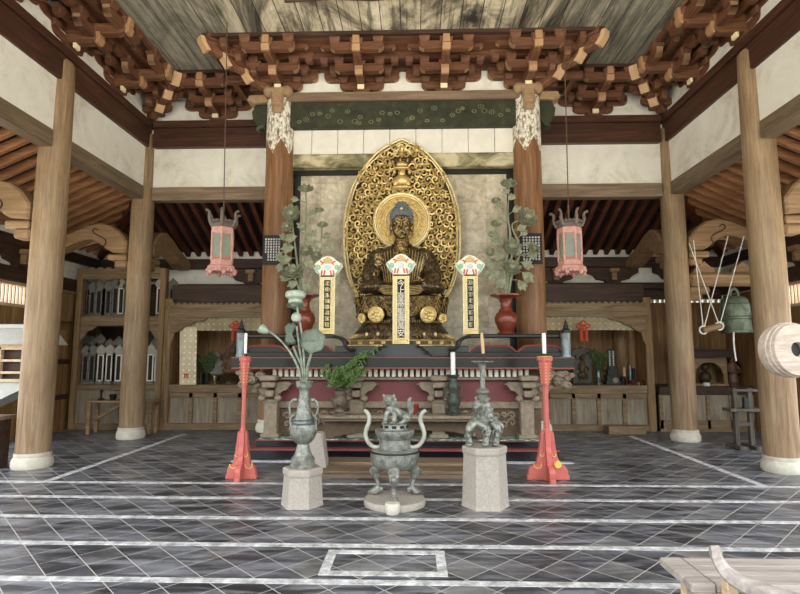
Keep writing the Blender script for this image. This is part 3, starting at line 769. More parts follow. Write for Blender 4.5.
tag(bpy.data.objects['wooden_step'], 'low plain wooden step on the tiles against the right alcove', 'step')

# left shelves of memorial tablets
ts = thing('tablet_shelf', (-5.8, YA, 0), 'two-tier wooden shelf unit full of memorial tablets behind the left back column', 'shelf')
XL0, XL1 = -6.80, -5.05
for z0, z1 in ((.78, .90), (2.10, 2.30)): MB().b2((XL0, YA, z0), (XL1, YO-.05, z1), .01).build('shelf_board', M['cab'], ts)
MB().b2((XL0, YA+.02, .1), (XL1, YA+.08, .78)).build('lower_panel', M['panel'], ts)
MB().b2((XL0, YA-.02, 0), (XL1, YA+.08, .12), .006).build('plinth', M['cab'], ts)
for x in (XL0+.02, XL1+.03): MB().b2((x-.06, YA-.03, 0), (x+.06, YA+.12, 3.3), .01).build('post', M['cab_z'], ts)
MB().prism(scallop(XL0, XL1, 3.08, 3.28, 10), YA-.02, YA+.03, 'xz').build('valance_board', M['cab'], ts)
MB().b2((XL0, YO-.09, .9), (XL1, YO-.05, 2.9)).build('back_board', M['dark_x'], ts)
for z in (2.10, ):
    for sx, xx in ((1, XL0+.08), (-1, XL1-.03)):
        MB().prism([(xx, z), (xx+sx*.36, z), (xx+sx*.26, z-.08), (xx+sx*.16, z-.1), (xx+sx*.1, z-.2), (xx, z-.34)][::sx], YA, YA+.04, 'xz', .005).build('carved_spandrel', M['cab'], ts)
def memorial(x, y, z, h, w, label, pale):
    t = thing('memorial_tablet', (x, y, z), label, 'tablet', 'memorial tablets on the left shelves')
    MB().box((x, y, z+.03), (w*1.5, .12, .06), .015, None, (.8, .8)).build('base', M['tabletgrey'], t)
    MB().box((x, y, z+.06+h*.36), (w*.8, .03, h*.72), .004).build('board', M['black'], t)
    bd = bpy.data.objects[[c.name for c in t.children if c.name.startswith('board')][0]]
    mb = MB(); zz0, zz1 = z+.06, z+.06+h*.72
    for sx in (-1, 1): mb.b2((x+sx*w*.46-.012, y-.026, zz0), (x+sx*w*.46+.012, y-.008, zz1))
    mb.b2((x-w*.5, y-.026, zz1-.03), (x+w*.5, y-.008, zz1)); mb.b2((x-w*.5, y-.026, zz0), (x+w*.5, y-.008, zz0+.03))
    mb.build('border', M['ivory' if pale else 'tabletgrey'], bd)
    c = z+.06+h*.80; r = w*1.0
    MB().prism([(x-r*.5, c-.07), (x+r*.5, c-.07), (x+r, c+.01), (x+r*.75, c+.07), (x, c+.15), (x-r*.75, c+.07), (x-r, c+.01)], y-.035, y+.02, 'xz', .012).build('crown', M['tabletgrey' if not pale else 'tabletcream'], t)
ordn = ['first', 'second', 'third', 'fourth', 'fifth', 'sixth', 'seventh', 'eighth', 'ninth']
rnd = random.Random(5)
def trow(xs, z, row, Y, h, pale, dy=0):
    for i, (px, side) in enumerate(xs):
        hh = h*(1+rnd.uniform(-.06, .1)); x = at(px, 330, Y).x
        memorial(x, Y, z, hh, .115, 'dark tablet with pale fan crown, %s from the left in the %s row' % (ordn[i], row), pale[i % len(pale)])
Q = lambda *a: [(x, 0) for x in a]
trow(Q(88, 94.5, 103, 111.5, 121, 152.5, 160, 167), .90, 'front lower', 11.0, .72, (0, 0, 1, 1, 1, 1, 1, 0))
trow(Q(86.5, 93, 101.5, 111, 120, 156.5, 165.5), .90, 'rear lower', 11.4, .98, (0,))
trow(Q(83, 91, 97.5, 107, 114, 120, 125.5, 158.5, 164, 171), 2.30, 'upper', 11.15, .74, (0, 0, 0, 0, 0, 1, 0, 1, 1, 0)) if False else None
ordn.append('tenth')
trow(Q(83, 91, 97.5, 107, 114, 120, 125.5, 158.5, 164, 171), 2.30, 'upper', 11.15, .74, (0, 0, 0, 0, 0, 1, 0, 1, 1, 0))

# plank door at the end of the shelves, left outer wall
xd = -6.86
pd = thing('plank_door', (xd-.02, 10.2, 0), 'narrow plank door with dark cross bars standing left of the memorial shelves', 'door')
MB().b2((xd-.05, 9.95, 0), (xd, 10.75, 2.0), .005).build('planks', M['plank'], pd)
for z in (.62, 1.32): MB().b2((xd-.0, 9.93, z), (xd+.03, 10.78, z+.1), .004).build('cross_bar', M['dark_y'], pd)
lb = thing('side_panel', (xd, 10.3, 2.2), 'light brown wooden panel above the plank door, left of the upper tablets', 'panel')
MB().b2((xd-.03, 9.9, 2.18), (xd+.02, 10.8, 2.74), .006).build('boards', M['cab_z'], lb)
MB().b2((xd-.03, 9.88, 2.74), (xd+.05, 10.82, 2.80), .006).build('cap_rail', M['cab'], lb)

# low table in front of the shelves
yt = 10.35
xa = at(90, 400, yt).x; xb = at(160, 400, yt).x; zt = at(120, 400, yt).z
lt = thing('low_table', ((xa+xb)/2, yt, 0), 'long narrow brown wooden table behind the left back column', 'table')
MB().b2((xa, yt-.18, zt-.04), (xb, yt+.18, zt), .006).build('table_top', M['koryo'], lt)
for x in (xa+.08, xb-.12):
    for y in (yt-.13, yt+.13): MB().b2((x-.035, y-.03, 0), (x+.035, y+.03, zt-.04), .005).build('leg', M['koryo'], lt)
p0 = Vector((xa+.1, yt, .25)); p1 = Vector((xa+.62, yt, zt-.08)); d = p1-p0
MB().box((p0+p1)/2, (d.length, .04, .05), 0, d.to_track_quat('X', 'Z').to_matrix()).build('brace', M['koryo'], lt)
q = at(101, 398, yt); t = thing('candle_holder', (q.x, yt, zt), 'small black candle holder on the low table by the memorial shelves', 'candle holder')
MB().lathe([(.06, zt), (.06, zt+.02), (.018, zt+.04), (.018, zt+.14), (.03, zt+.15), (.03, zt+.2), (.02, zt+.2)], (q.x, yt, 0), 12).build('stem', M['black'], t, True)
q = at(113, 398, yt); t = MB().lathe([(.04, zt), (.06, zt+.03), (.065, zt+.11), (.055, zt+.11)], (q.x, yt, 0), 12).build('dark_cup', M['black'], None, True, org=(q.x, yt, zt))
tag(t, 'small dark cup on the low table by the memorial shelves', 'cup')

# house-shaped wooden box at the far left
yh = 7.95; t = thing('box_shrine', (-5.95, yh, .95), 'pale wooden house-shaped box with a grey roof behind the left foreground column', 'shrine')
xw0, xw1 = -6.5, -5.62
mb = MB(); mb.b2((xw0, yh, 1.10), (xw1, yh+.6, 1.14)); mb.b2((xw0, yh, 1.58), (xw1, yh+.6, 1.66))
for x in (xw0+.03, -6.08, xw1-.03):
    for y in (yh+.03, yh+.57): mb.b2((x-.03, y-.03, 1.1), (x+.03, y+.03, 1.62))
for z in (1.22, 1.40): mb.b2((xw0, yh+.01, z), (xw1, yh+.05, z+.035))
mb.build('frame', M['lightwood'], t)
MB().b2((xw0+.05, yh+.1, 1.12), (xw1-.05, yh+.55, 1.6)).build('dark_interior', M['dark_x'], t)
MB().prism([(yh-.14, 1.66), (yh+.74, 1.66), (yh+.42, 1.90), (yh+.3, 1.94), (yh+.18, 1.90)], xw0-.1, xw1+.12, 'yz', .01).build('roof', M['roofgrey'], t)
MB().b2((xw0-.1, yh+.22, 1.9), (xw1+.12, yh+.38, 1.98), .02).build('ridge', M['roofgrey'], t)
MB().prism([(xw0, 1.10), (xw1, 1.10), (xw1-.08, 1.0), (xw0, .62)], yh+.05, yh+.5, 'xz').build('slanted_tray', M['roofgrey'], t)
for x in (xw0+.05, ):
    MB().b2((x-.04, yh+.25, 0), (x+.04, yh+.33, .75)).build('leg', M['dark_x'], t)
MB().b2((xw1-.15, yh+.3, 0), (xw1-.08, yh+.37, 1.05)).build('leg', M['dark_x'], t)
t = thing('stool', (-5.9, 7.2, 0), 'dark low stool at the far left edge of the photo', 'stool')
xs0, xs1 = at(-16, 416, 7.2).x, at(8.5, 416, 7.2).x; zs = at(0, 415.5, 7.2).z
MB().b2((xs0, 7.05, zs-.05), (xs1, 7.35, zs), .006).build('seat', M['grey_x'], t)
for x in (xs0+.04, xs1-.08):
    MB().b2((x-.03, 7.08, 0), (x+.03, 7.32, zs-.05)).build('leg', M['dark_x'], t)
# ---------------------------------------------------------------- framed panel behind the statue
YP = 9.05
t = thing('altar_screen', (0, YP, 1.6), 'large faded gold-leaf screen in a black frame standing behind the statue', 'screen')
a = at(290, 168, YP); b = at(516, 350, YP)
MB().b2((-1.80, YP, 1.4), (1.80, YP+.05, a.z-.12)).build('leafed_panel', M['goldboard'], t)
mb = MB(); mb.b2((-1.93, YP-.04, a.z-.15), (1.93, YP+.06, a.z+.03), .01)
for s in (-1, 1): mb.b2((s*1.93, YP-.04, 1.4), (s*1.79, YP+.06, a.z-.15), .01)
mb.build('black_frame', M['lacquer_dull'], t)

# ---------------------------------------------------------------- stepped altar platform
t = thing('altar_platform', (0, 7.82, 0), 'low black stepped platform with red edges carrying the altar', 'platform')
MB().b2((-2.23, 7.82, 0), (2.23, 9.3, .135), .006).build('lower_step', M['lacquer'], t)
MB().b2((-2.245, 7.805, .135), (2.245, 9.3, .165), .004).build('red_edge', M['redline'], t)
MB().b2((-2.13, 7.95, .165), (2.13, 9.3, .25), .006).build('upper_step', M['lacquer'], t)
MB().b2((-2.145, 7.935, .25), (2.145, 9.3, .268), .004).build('red_edge', M['redline'], t)
MB().b2((-2.12, 7.96, .268), (2.12, 8.55, .275)).build('patterned_green_cover', M['greencloth'], t)
ZP = .275
# ---------------------------------------------------------------- altar table
ta = thing('altar_table', (0, 8.3, ZP), 'wide black lacquered altar table with carved grey legs and a row of white dentils', 'altar')
ZA0, ZA1 = 1.297, 1.471
mb = MB(); mb.prism([(-2.5, 7.9), (2.5, 7.9), (2.5, 8.48), (1.78, 8.5), (1.78, 9.0), (-1.78, 9.0), (-1.78, 8.5), (-2.5, 8.48)], ZA0+.015, ZA1-.015, 'xy')
mb.build('table_top', M['lacquer'], ta)
for z, h in ((ZA0, .022), (ZA1-.016, .016)):
    MB().prism([(-2.515, 7.885), (2.515, 7.885), (2.515, 8.49), (1.78, 8.5), (1.78, 9.0), (-1.78, 9.0), (-1.78, 8.5), (-2.515, 8.49)], z, z+h, 'xy').build('red_edge', M['redline'], ta)
YT = 8.22
MB().b2((-2.12, YT-.02, 1.20), (2.12, YT+.2, ZA0), .006).build('dark_rail', M['carve_dark'], ta)
x = -1.93
while x < 1.95:
    MB().b2((x-.028, YT-.10, 1.175), (x+.028, YT-.02, 1.285), .004).build('white_dentil', M['ivory'], ta, org=(x, YT, 1.23)); x += .0905
MB().b2((-2.12, YT-.04, 1.125), (2.12, YT+.1, 1.175), .006).build('grey_rail', M['carve'], ta)
MB().b2((-2.05, YT+.06, .80), (2.05, YT+.1, 1.13)).build('crimson_panel', M['redpanel'], ta)
MB().b2((-2.1, YT+.0, .70), (2.1, YT+.12, .80), .008).build('grey_rail', M['carve'], ta)
MB().b2((-2.1, YT+.06, ZP), (2.1, YT+.10, .70)).build('lower_panel', M['carve_dark'], ta)
rnd = random.Random(8)
# carved relief band
for (x0, x1) in ((-1.75, -1.05), (-.9, -.25), (.25, .75), (.85, 1.75)):
    mb = MB(); x = x0
    while x < x1:
        for z in (.47, .59):
            r = rnd.uniform(.045, .07); sg = rnd.choice((-1, 1)); c = Vector((x, YT+.04, z+rnd.uniform(-.02, .02)))
            mb.tube([c+Vector((sg*r*(1-k/11)*cos(k*.75), -.02*k/11, r*(1-k/11)*sin(k*.75))) for k in range(11)], .018, 5)
        x += .115
    mb.build('carved_relief', M['carve'], ta, True)
def cloud(mb, c, r, n, rn):
    for i in range(n):
        p = Vector(c)+Vector((rn.uniform(-1, 1)*r, rn.uniform(-.4, .3)*r, rn.uniform(-.8, .8)*r*.7)); q = rn.uniform(.35, .55)*r
        mb.ell(p, (q, q*.8, q*.75), 8, 6)
        mb.tube([p+Vector((q*.75*(1-k/9)*cos(k*.8), -q*.8-.005, q*.6*(1-k/9)*sin(k*.8))) for k in range(9)], q*.16, 5)
for x in (-1.97, -.68, .55, 1.86):                          # bracketed legs
    mb = MB(); mb.b2((x-.10, YT-.12, ZP+.04), (x+.10, YT+.05, .82), .012); mb.b2((x-.14, YT-.15, ZP), (x+.14, YT+.07, ZP+.06), .012); mb.b2((x-.12, YT-.13, .78), (x+.12, YT+.06, .84), .01)
    mb.build('leg', M['carve'], ta)
    mb = MB(); mb.box((x, YT-.16, .93), (.13, .14, .10), .015); mb.box((x, YT-.20, 1.06), (.2, .2, .09), .02); mb.box((x, YT-.22, 1.16), (.26, .24, .08), .02)
    for s in (-1, 1):
        mb.prism([(x+s*.06, 1.10), (x+s*.26, 1.10), (x+s*.33, 1.06), (x+s*.26, 1.03), (x+s*.25, .97), (x+s*.16, .97), (x+s*.13, .90), (x+s*.06, .88)][::s], YT-.14, YT-.04, 'xz', .012)
        mb.ell((x+s*.12, YT-.16, .86), (.06, .05, .05), 8, 6)
    mb.build('leg_bracket', M['carve'], ta, True)
for s in (-1, 1):
    mb = MB(); rn = random.Random(21+s)
    cloud(mb, (s*2.25, 8.02, 1.15), .16, 9, rn); cloud(mb, (s*2.38, 8.0, 1.22), .12, 6, rn); cloud(mb, (s*2.10, 8.08, 1.02), .12, 6, rn)
    mb.build('carved_cloud', M['carve'], ta, True)
# low bench on the platform in front of the altar
yb = 7.99; zb = at(400, 415.5, 7.76).z; x0, x1 = at(322, 415, yb).x, at(490, 415, yb).x
t = thing('offering_bench', ((x0+x1)/2, yb, ZP), 'low weathered grey bench with ogee apron in front of the altar', 'bench')
mb = MB(); mb.b2((x0, 7.74, zb-.05), (x1, yb+.1, zb), .01); mb.b2((x0+.02, 7.80, zb-.09), (x1-.02, yb+.1, zb-.05), .01); mb.build('bench_top', M['carve'], t)
xm = (x0+x1)/2
def apron(s):
    e = x1 if s > 0 else x0
    return [(xm, zb-.09), (e-s*.04, zb-.09), (e-s*.02, ZP), (e-s*.12, ZP), (e-s*.2, ZP+.04), (e-s*.34, ZP+.06), (e-s*.5, ZP+.10), (e-s*.7, ZP+.12), (xm, ZP+.13)]
for s in (-1, 1): MB().prism(apron(s)[::s], yb+.03, yb+.07, 'xz', .006).build('ogee_apron', M['carve_dark'], t)

# dark block that carries the statue
YS = 8.45
t = MB().prism([(-1.0, 8.08), (1.0, 8.08), (1.0, 8.99), (-1.0, 8.99)], ZA1, 1.635, 'xy', .01).build('statue_plinth', M['plinthgreen'], None, org=(0, 8.5, ZA1))
tag(t, 'dark greenish block under the golden base of the statue', 'plinth')

# low lacquer tables with arched feet at both ends of the altar top
def low_table(s, nm):
    t = thing('lacquer_stand', (s*1.45, 8.15, ZA1), 'low black lacquer table with curled feet at the %s of the altar top' % nm, 'stand')
    y0, y1 = 8.02, 8.46
    zt = at(500, 334, y0).z
    X0, X1 = (1.02, 2.42)
    S = lambda x: s*x
    mb = MB(); mb.b2((S(X0), y0, zt-.055), (S(X1), y1, zt), .012); mb.build('table_top', M['lacquer'], t)
    mb = MB(); mb.b2((S(.70), y0-.04, ZA1), (S(X1+.0), y0+.06, ZA1+.075), .008); mb.build('base_rail', M['lacquer'], t)
    for yy in (y0+.03, y1-.03):
        c = [(S(X0+.06), yy, zt-.03), (S(X0-.06), yy, zt-.045), (S(X0-.14), yy, zt-.10), (S(X0-.17), yy, zt-.17), (S(X0-.24), yy, ZA1+.11), (S(X0-.31), yy, ZA1+.115), (S(X0-.30), yy, ZA1+.15)]
        MB().tube(spline(c, 5), .028, 6).build('curled_foot', M['lacquer_dull'], t, True)
    for xa, xb in ((1.02, 1.70), (1.72, 2.4)):
        for yy in (y0+.0,):
            z0 = ZA1+.075
            c = [(S(xa), yy, z0), (S(xa+.06), yy, z0+.05), (S(xa+.13), yy, z0+.085), (S((xa+xb)/2), yy, z0+.09), (S(xb-.13), yy, z0+.085), (S(xb-.06), yy, z0+.05), (S(xb), yy, z0)]
            MB().tube(spline(c, 4), .017, 6).build('red_lined_arch', M['redline'], t, True)
            MB().prism([(p[0], p[2]) for p in c], yy+.02, yy+.05, 'xz').build('arch_panel', M['lacquer'], t)
    return zt
ZTL = low_table(-1, 'left'); low_table(1, 'right')

# ---------------------------------------------------------------- tablets with painted crowns
def tablet(cx, Y, yc0, ym, yb_, hw, which, label, text=None):
    sc = (at(cx+10, 300, Y).x-at(cx, 300, Y).x)/10
    c = at(cx, yb_, Y); X = c.x; z0 = c.z; z1 = at(cx, ym, Y).z
    t = thing('wish_tablet', (X, Y, z0), label, 'tablet')
    W = hw*sc
    MB().b2((X-W, Y-.02, z0), (X+W, Y+.03, z1), .006).build('board', M['tabletboard'], t)
    pw = W*.50
    dp = MB().b2((X-pw, Y-.03, z0+.09), (X+pw, Y-.018, z1-.05)).build('dark_panel', M['black'], t, org=(X, Y, z0))
    mb = MB()
    for sx in (-1, 1):
        mb.b2((X+sx*pw-.006, Y-.036, z0+.08), (X+sx*pw+.006, Y-.02, z1-.04)); mb.b2((X+sx*W*.98-.006, Y-.03, z0), (X+sx*W*.98+.006, Y-.01, z1))
    for z in (z0+.085, z1-.045, z0+.01, z1-.01): mb.b2((X-(pw if z not in (z0+.01, z1-.01) else W), Y-.034, z-.006), (X+(pw if z not in (z0+.01, z1-.01) else W), Y-.01, z+.006))
    mb.build('gold_border', M['gold_pale'], t)
    n = 8; zz = z1-.06; step = (z1-z0-.16)/n
    if text:
        me = glyphs(text, step*1.02, t, M['ivory'], None, spacing=.92)
        xs = [v.co.x for v in me.vertices]; zs = [v.co.z for v in me.vertices]
        kx = pw*1.7/(max(xs)-min(xs)); kz = (z1-z0-.17)/(max(zs)-min(zs)); cxm = (max(xs)+min(xs))/2; zm = max(zs)
        for v in me.vertices: v.co = Vector(((v.co.x-cxm)*kx, v.co.y*1-.032-Y+Y, (v.co.z-zm)*kz))
        o = bpy.data.objects.new('inscription', me); COL.objects.link(o); o.parent = dp; o.location = (0, 0, zz-z0)
    else:
        rn = random.Random(which); mb = MB()
        for i in range(n):
            zc = zz-step*(i+.5)
            for k in range(4): mb.box((X+rn.uniform(-.2, .2)*pw, Y-.033, zc+(k-1.5)*step*.2), (pw*rn.uniform(.7, 1.4), .004, step*.07))
            for k in range(2): mb.box((X+rn.uniform(-.5, .5)*pw, Y-.033, zc), (pw*.16, .004, step*rn.uniform(.4, .75)))
        mb.build('inscription', M['gold_pale'] if which == 2 else M['inkpale'], dp)
    # crown
    k = sc; zc = lambda y: at(cx, y, Y).z
    y0 = yc0
    poly = [(-7, 21.5), (-11.5, 17), (-15.2, 10.5), (-14, 8.5), (-9, 5.0), (-4.5, 1.2), (0, 0), (4.5, 1.2), (9, 5.0), (14, 8.5), (15.2, 10.5), (11.5, 17), (7, 21.5)]
    P = [(X+a*k, zc(y0)-b*k) for a, b in poly]
    MB().prism(P, Y-.03, Y+.02, 'xz', .008).build('crown', M['ivory'], t)
    def at2(a, b): return (X+a*k, Y-.038, zc(y0)-b*k)
    for s in (-1, 1):
        MB().tube([at2(s*(9.5+3*(1-j/14)*cos(j*.7)), 11.5+3*(1-j/14)*sin(j*.7)) for j in range(14)], .012, 5).tube([at2(s*13.2, 9.5), at2(s*11.5, 14.5), at2(s*8, 19)], .011, 5).build('green_scroll', M['mint'], t, True)
        MB().tube([at2(s*7.5, 5.6), at2(s*4.4, 7.4), at2(s*6.2, 9.2)], .013, 5).build('red_mark', M['coral'], t, True)
        for a, b in ((2.6, 3.8), (5.6, 6.4)): MB().tube([at2(s*a, 15), at2(s*b, 20)], .012, 5).build('red_mark', M['coral'], t, True)
    mb = MB(); mb.ell(at2(0, 12), (.055, .008, .035), 10, 6); mb.build('blue_cloud', M['paleblue'], t, True)
    MB().prism([(X-4*k, zc(y0)-8*k), (X-5*k, zc(y0)-4.5*k), (X, zc(y0)-1*k), (X+5*k, zc(y0)-4.5*k), (X+4*k, zc(y0)-8*k)], Y-.036, Y-.028, 'xz').build('tan_field', M['tanfield'], t)
    MB().box((X, Y-.0, z1+.012), (W*1.9, .06, .03), .006).build('neck_block', M['black'], t)
    MB().box((X, Y-.01, z0+.04), (W*1.7, .03, .05), .006).build('gilt_foot', M['gold'], t)
    return t
tablet(401, 7.985, 254, 276, 344, 8.0, 1, 'tall cream and gold tablet with painted fan crown in the middle of the altar', '今上皇帝聖壽萬安')
tablet(327, 8.20, 256, 277, 334.2, 7.4, 2, 'cream tablet with painted fan crown and gold marks, left of the statue')
tablet(470.8, 8.20, 255, 276, 334.2, 7.2, 3, 'cream tablet with painted fan crown and pale carved marks, right of the statue')
q = at(401, 357, 7.985); z1 = at(401, 344, 7.985).z
t = MB().lathe([(.46, ZA1), (.46, ZA1+.03), (.40, ZA1+.06), (.41, ZA1+.08), (.34, ZA1+.11), (.35, ZA1+.13), (.27, z1-.03), (.28, z1-.005), (.28, z1)], (q.x, 7.985, 0), 28, 1, .19).build('lacquer_pedestal', M['lacquer_dull'], None, True, org=(q.x, 7.985, ZA1))
tag(t, 'dark moulded oval base under the middle tablet', 'pedestal')

# ---------------------------------------------------------------- pewter cylinders on the altar ends
for cx, nm in ((241, 'left'), (566, 'right')):
    Y = 7.98; t = thing('lidded_cylinder', (at(cx, 357, Y).x, Y, ZA1), 'grey metal cylinder with a small dark finial at the %s end of the altar' % nm, 'cylinder')
    pxlathe(cx, Y, [(5.5, 357), (5.5, 355), (5.0, 354), (5.0, 334), (5.3, 333)], seg=16).build('body', M['pewter'], t, True)
    pxlathe(cx, Y, [(4.2, 333), (4.4, 330), (2.5, 328), (2.6, 326), (1.5, 324.5), (1.8, 323), (.7, 321), (.3, 318.5)], seg=12).build('finial', M['iron'], t, True)

# ---------------------------------------------------------------- red-brown vases and metal peony arrangements
def vase(cx, Y, nm):
    # foot stands on the altar top, between the two rails of the lacquer table
    t = thing('red_vase', (at(cx, 340, Y).x, Y, ZTL), 'red-brown flared vase on the lacquer table at the %s of the statue' % nm, 'vase')
    z = ZTL; X = at(cx, 340, Y).x; k = (at(cx+10, 320, Y).x-X)/10
    zz = lambda y: max(z, at(cx, y, Y).z)
    prof = [(8.5*k, z), (8.8*k, z+.02), (7*k, z+.035), (6.4*k, z+.05), (8.0*k, z+.09), (10.8*k, zz(322)), (11.2*k, zz(318)), (9.5*k, zz(313.5)), (6.2*k, zz(311.5)), (6.4*k, zz(310)), (5.2*k, zz(308)), (5*k, zz(303)), (7*k, zz(299)), (14.8*k, zz(296.2)), (15*k, zz(295)), (12*k, zz(295.3)), (5*k, zz(299)), (4.5*k, zz(303))]
    MB().lathe(prof, (X, Y, 0), 28).build('vessel', M['vase_red'], t, True)
    MB().lathe([(6.5*k, zz(312)), (7.0*k, zz(311.2)), (6.5*k, zz(310.4))], (X, Y, 0), 24).build('neck_ring', M['vase_red'], t, True)
    return X, zz(297)
def leafmesh(mb, p, d, ln, wd, up=Vector((0, -1, 0))):
    d = d.normalized(); sd = d.cross(up)
    if sd.length < .05: sd = Vector((1, 0, 0))
    sd.normalize(); nn = sd.cross(d)
    a = [p, p+d*ln*.3+sd*wd*.5, p+d*ln*.65+sd*wd*.42-nn*ln*.08, p+d*ln-nn*ln*.2, p+d*ln*.65-sd*wd*.42-nn*ln*.08, p+d*ln*.3-sd*wd*.5]
    m = p+d*ln*.5+nn*wd*.18
    vs = [mb.bm.verts.new(q) for q in a]; c = mb.bm.verts.new(m)
    vs2 = [mb.bm.verts.new(q+nn*(-.008)) for q in a]; c2 = mb.bm.verts.new(m-nn*.008)
    n = len(vs)
    for i in range(n):
        mb.bm.faces.new((vs[i], vs[(i+1) % n], c)); mb.bm.faces.new((vs2[(i+1) % n], vs2[i], c2)); mb.bm.faces.new((vs[i], vs2[i], vs2[(i+1) % n], vs[(i+1) % n]))
def peony(mb, c, r, face, rn, flat=1.0):
    f = face.normalized(); a = f.orthogonal().normalized(); b = f.cross(a)
    mb.ell(c, (r*.4, r*.4, r*.4), 8, 6)
    for ring, (n, rr, tilt) in enumerate(((5, .55, .9), (7, .85, .55), (8, 1.0, .15))):
        for i in range(n):
            t = 2*pi*i/n+ring*.4; o = a*cos(t)+b*sin(t)
            base = c+o*r*rr*.35-f*r*.1*ring; tip = c+o*r*rr+f*r*tilt*.5*flat
            sd = f.cross(o)
            q = [base-sd*r*.12, base+(tip-base)*.55-sd*r*.34-f*r*.12, tip-sd*r*.16, tip+f*r*.05, tip+sd*r*.16, base+(tip-base)*.55+sd*r*.34-f*r*.12, base+sd*r*.12]
            v = [mb.bm.verts.new(x) for x in q]; v2 = [mb.bm.verts.new(x-f*.012) for x in q]
            mb.bm.faces.new(v); mb.bm.faces.new(v2[::-1])
            for k in range(len(v)): mb.bm.faces.new((v[k], v2[k], v2[(k+1) % len(v)], v[(k+1) % len(v)]))
def arrangement(Y, base, blooms, leaves, label, trunkpts):
    t = thing('metal_flowers', base, label, 'flowers')
    rn = random.Random(len(blooms)*7)
    jit = lambda: rn.uniform(-.09, .06)
    trunks = [spline([at(x, y, Y+jit()*.5) for x, y in tr], 5) for tr in trunkpts]
    for tr in trunks: MB().tube(tr, [.022*(1-.5*i/len(tr)) for i in range(len(tr))], 6).build('stem', M['peony'], t, True, org=tr[0])
    allp = [p for tr in trunks for p in tr]
    for x, y, rpx, fx, fz in blooms:
        c = at(x, y, Y-.05+jit()*.6); r = rpx*Y/F
        mb = MB(); peony(mb, c, r, Vector((fx, -1, fz)), rn)
        mb.build('bloom', M['peony'], t, False, org=c)
        n = min(allp, key=lambda p: (p-c).length+ (5 if p.z > c.z-.05 else 0))
        mid = (n+c)/2+Vector((0, 0, -.04)); MB().tube(spline([n, mid, c], 4), .011, 5).build('stem', M['peony'], t, True, org=n)
    for i, (x, y, ang, l) in enumerate(leaves):
        p = at(x, y, Y-.02+jit()); d = Vector((cos(radians(ang)), rn.uniform(-.5, .1), sin(radians(ang))))
        mb = MB(); ln = l*Y/F*1.15
        leafmesh(mb, p, d, ln, ln*.5); leafmesh(mb, p+d*ln*.15, (d+Vector((.5*sin(radians(ang)), 0, -.5*cos(radians(ang))))), ln*.7, ln*.34); leafmesh(mb, p+d*ln*.15, (d-Vector((.5*sin(radians(ang)), 0, -.5*cos(radians(ang))))), ln*.7, ln*.34)
        n = min(allp, key=lambda q: (q-p).length); 
        if .01 < (n-p).length < .5: mb.tube([n, p], .007, 4)
        mb.build('leaf_spray', M['peony'], t, False, org=p)
    return t
for cx, nm in ((304, 'left'), (506.5, 'right')): vase(cx, 8.25, nm)
Yv = 8.25
arrangement(Yv, (at(304, 300, Yv).x, Yv, at(304, 300, Yv).z),
    [(291, 213, 9.5, -.1, .1), (306, 188.5, 8.5, 0, 1.6), (319.5, 209.5, 4.5, .2, 1.2), (322.5, 224.5, 6, .1, 1.8), (293, 272, 11, -.1, .9), (306, 250, 7, 0, .4), (287, 226, 6, -.3, .2), (316, 255, 6, .2, .5)],
    [(297, 236, 200, 12), (295, 247, 190, 13), (292, 258, 195, 12), (300, 232, 60, 10), (305, 240, 20, 12), (312, 246, 10, 11), (303, 262, -20, 12), (310, 262, 5, 12), (298, 282, 200, 11), (302, 284, -40, 11), (288, 240, 150, 9), (282, 252, 240, 10), (282, 262, 250, 10), (316, 214, 200, 9), (308, 216, 30, 9), (312, 238, 60, 9), (322, 238, 30, 9), (325, 246, -10, 9), (299, 200, 170, 8), (316, 272, 20, 8), (290, 280, 160, 10), (305, 228, 150, 9)],
    'grey-green metal peony branches in the left red-brown vase',
    [[(304, 299), (300, 280), (297, 262), (295, 245), (293, 228), (292, 215)], [(305, 299), (303, 275), (304, 250), (306, 222), (306, 190)], [(306, 299), (309, 280), (318, 262), (321, 245), (322, 226)], [(303, 299), (298, 286), (288, 262), (284, 245)]])
arrangement(Yv, (at(506.5, 298, Yv).x, Yv, at(506.5, 298, Yv).z),
    [(508.5, 183.5, 8.5, 0, 1.4), (496, 200.5, 5, -.2, .8), (527.5, 217, 10.5, .2, .3), (496, 223.5, 6, -.1, 1.2), (512, 246, 10, 0, .3), (534, 248, 6.5, .3, .6), (490, 252, 5, -.3, .4), (512, 267, 9.5, .1, .5)],
    [(508, 200, 40, 9), (503, 208, 150, 9), (512, 212, 30, 10), (505, 222, 160, 9), (516, 230, 20, 10), (500, 234, 190, 10), (520, 236, 40, 9), (505, 255, 190, 13), (498, 262, 195, 13), (500, 270, 220, 13), (521, 262, -20, 13), (522, 272, -40, 14), (518, 280, -60, 12), (505, 278, 230, 12), (527, 256, 15, 11), (499, 245, 140, 9), (493, 238, 120, 8), (516, 256, 60, 9), (494, 270, 215, 11), (524, 244, -10, 10), (510, 190, 200, 8), (505, 240, 170, 10)],
    'grey-green metal peony branches in the right red-brown vase',
    [[(506.5, 297), (508, 280), (511, 262), (512, 245), (508, 215), (509, 186)], [(505, 297), (505, 275), (500, 255), (496, 240), (496, 225)], [(508, 297), (512, 275), (520, 250), (512, 225), (527, 220)], [(506, 297), (506, 265), (510, 235), (506, 215), (497, 202)]])

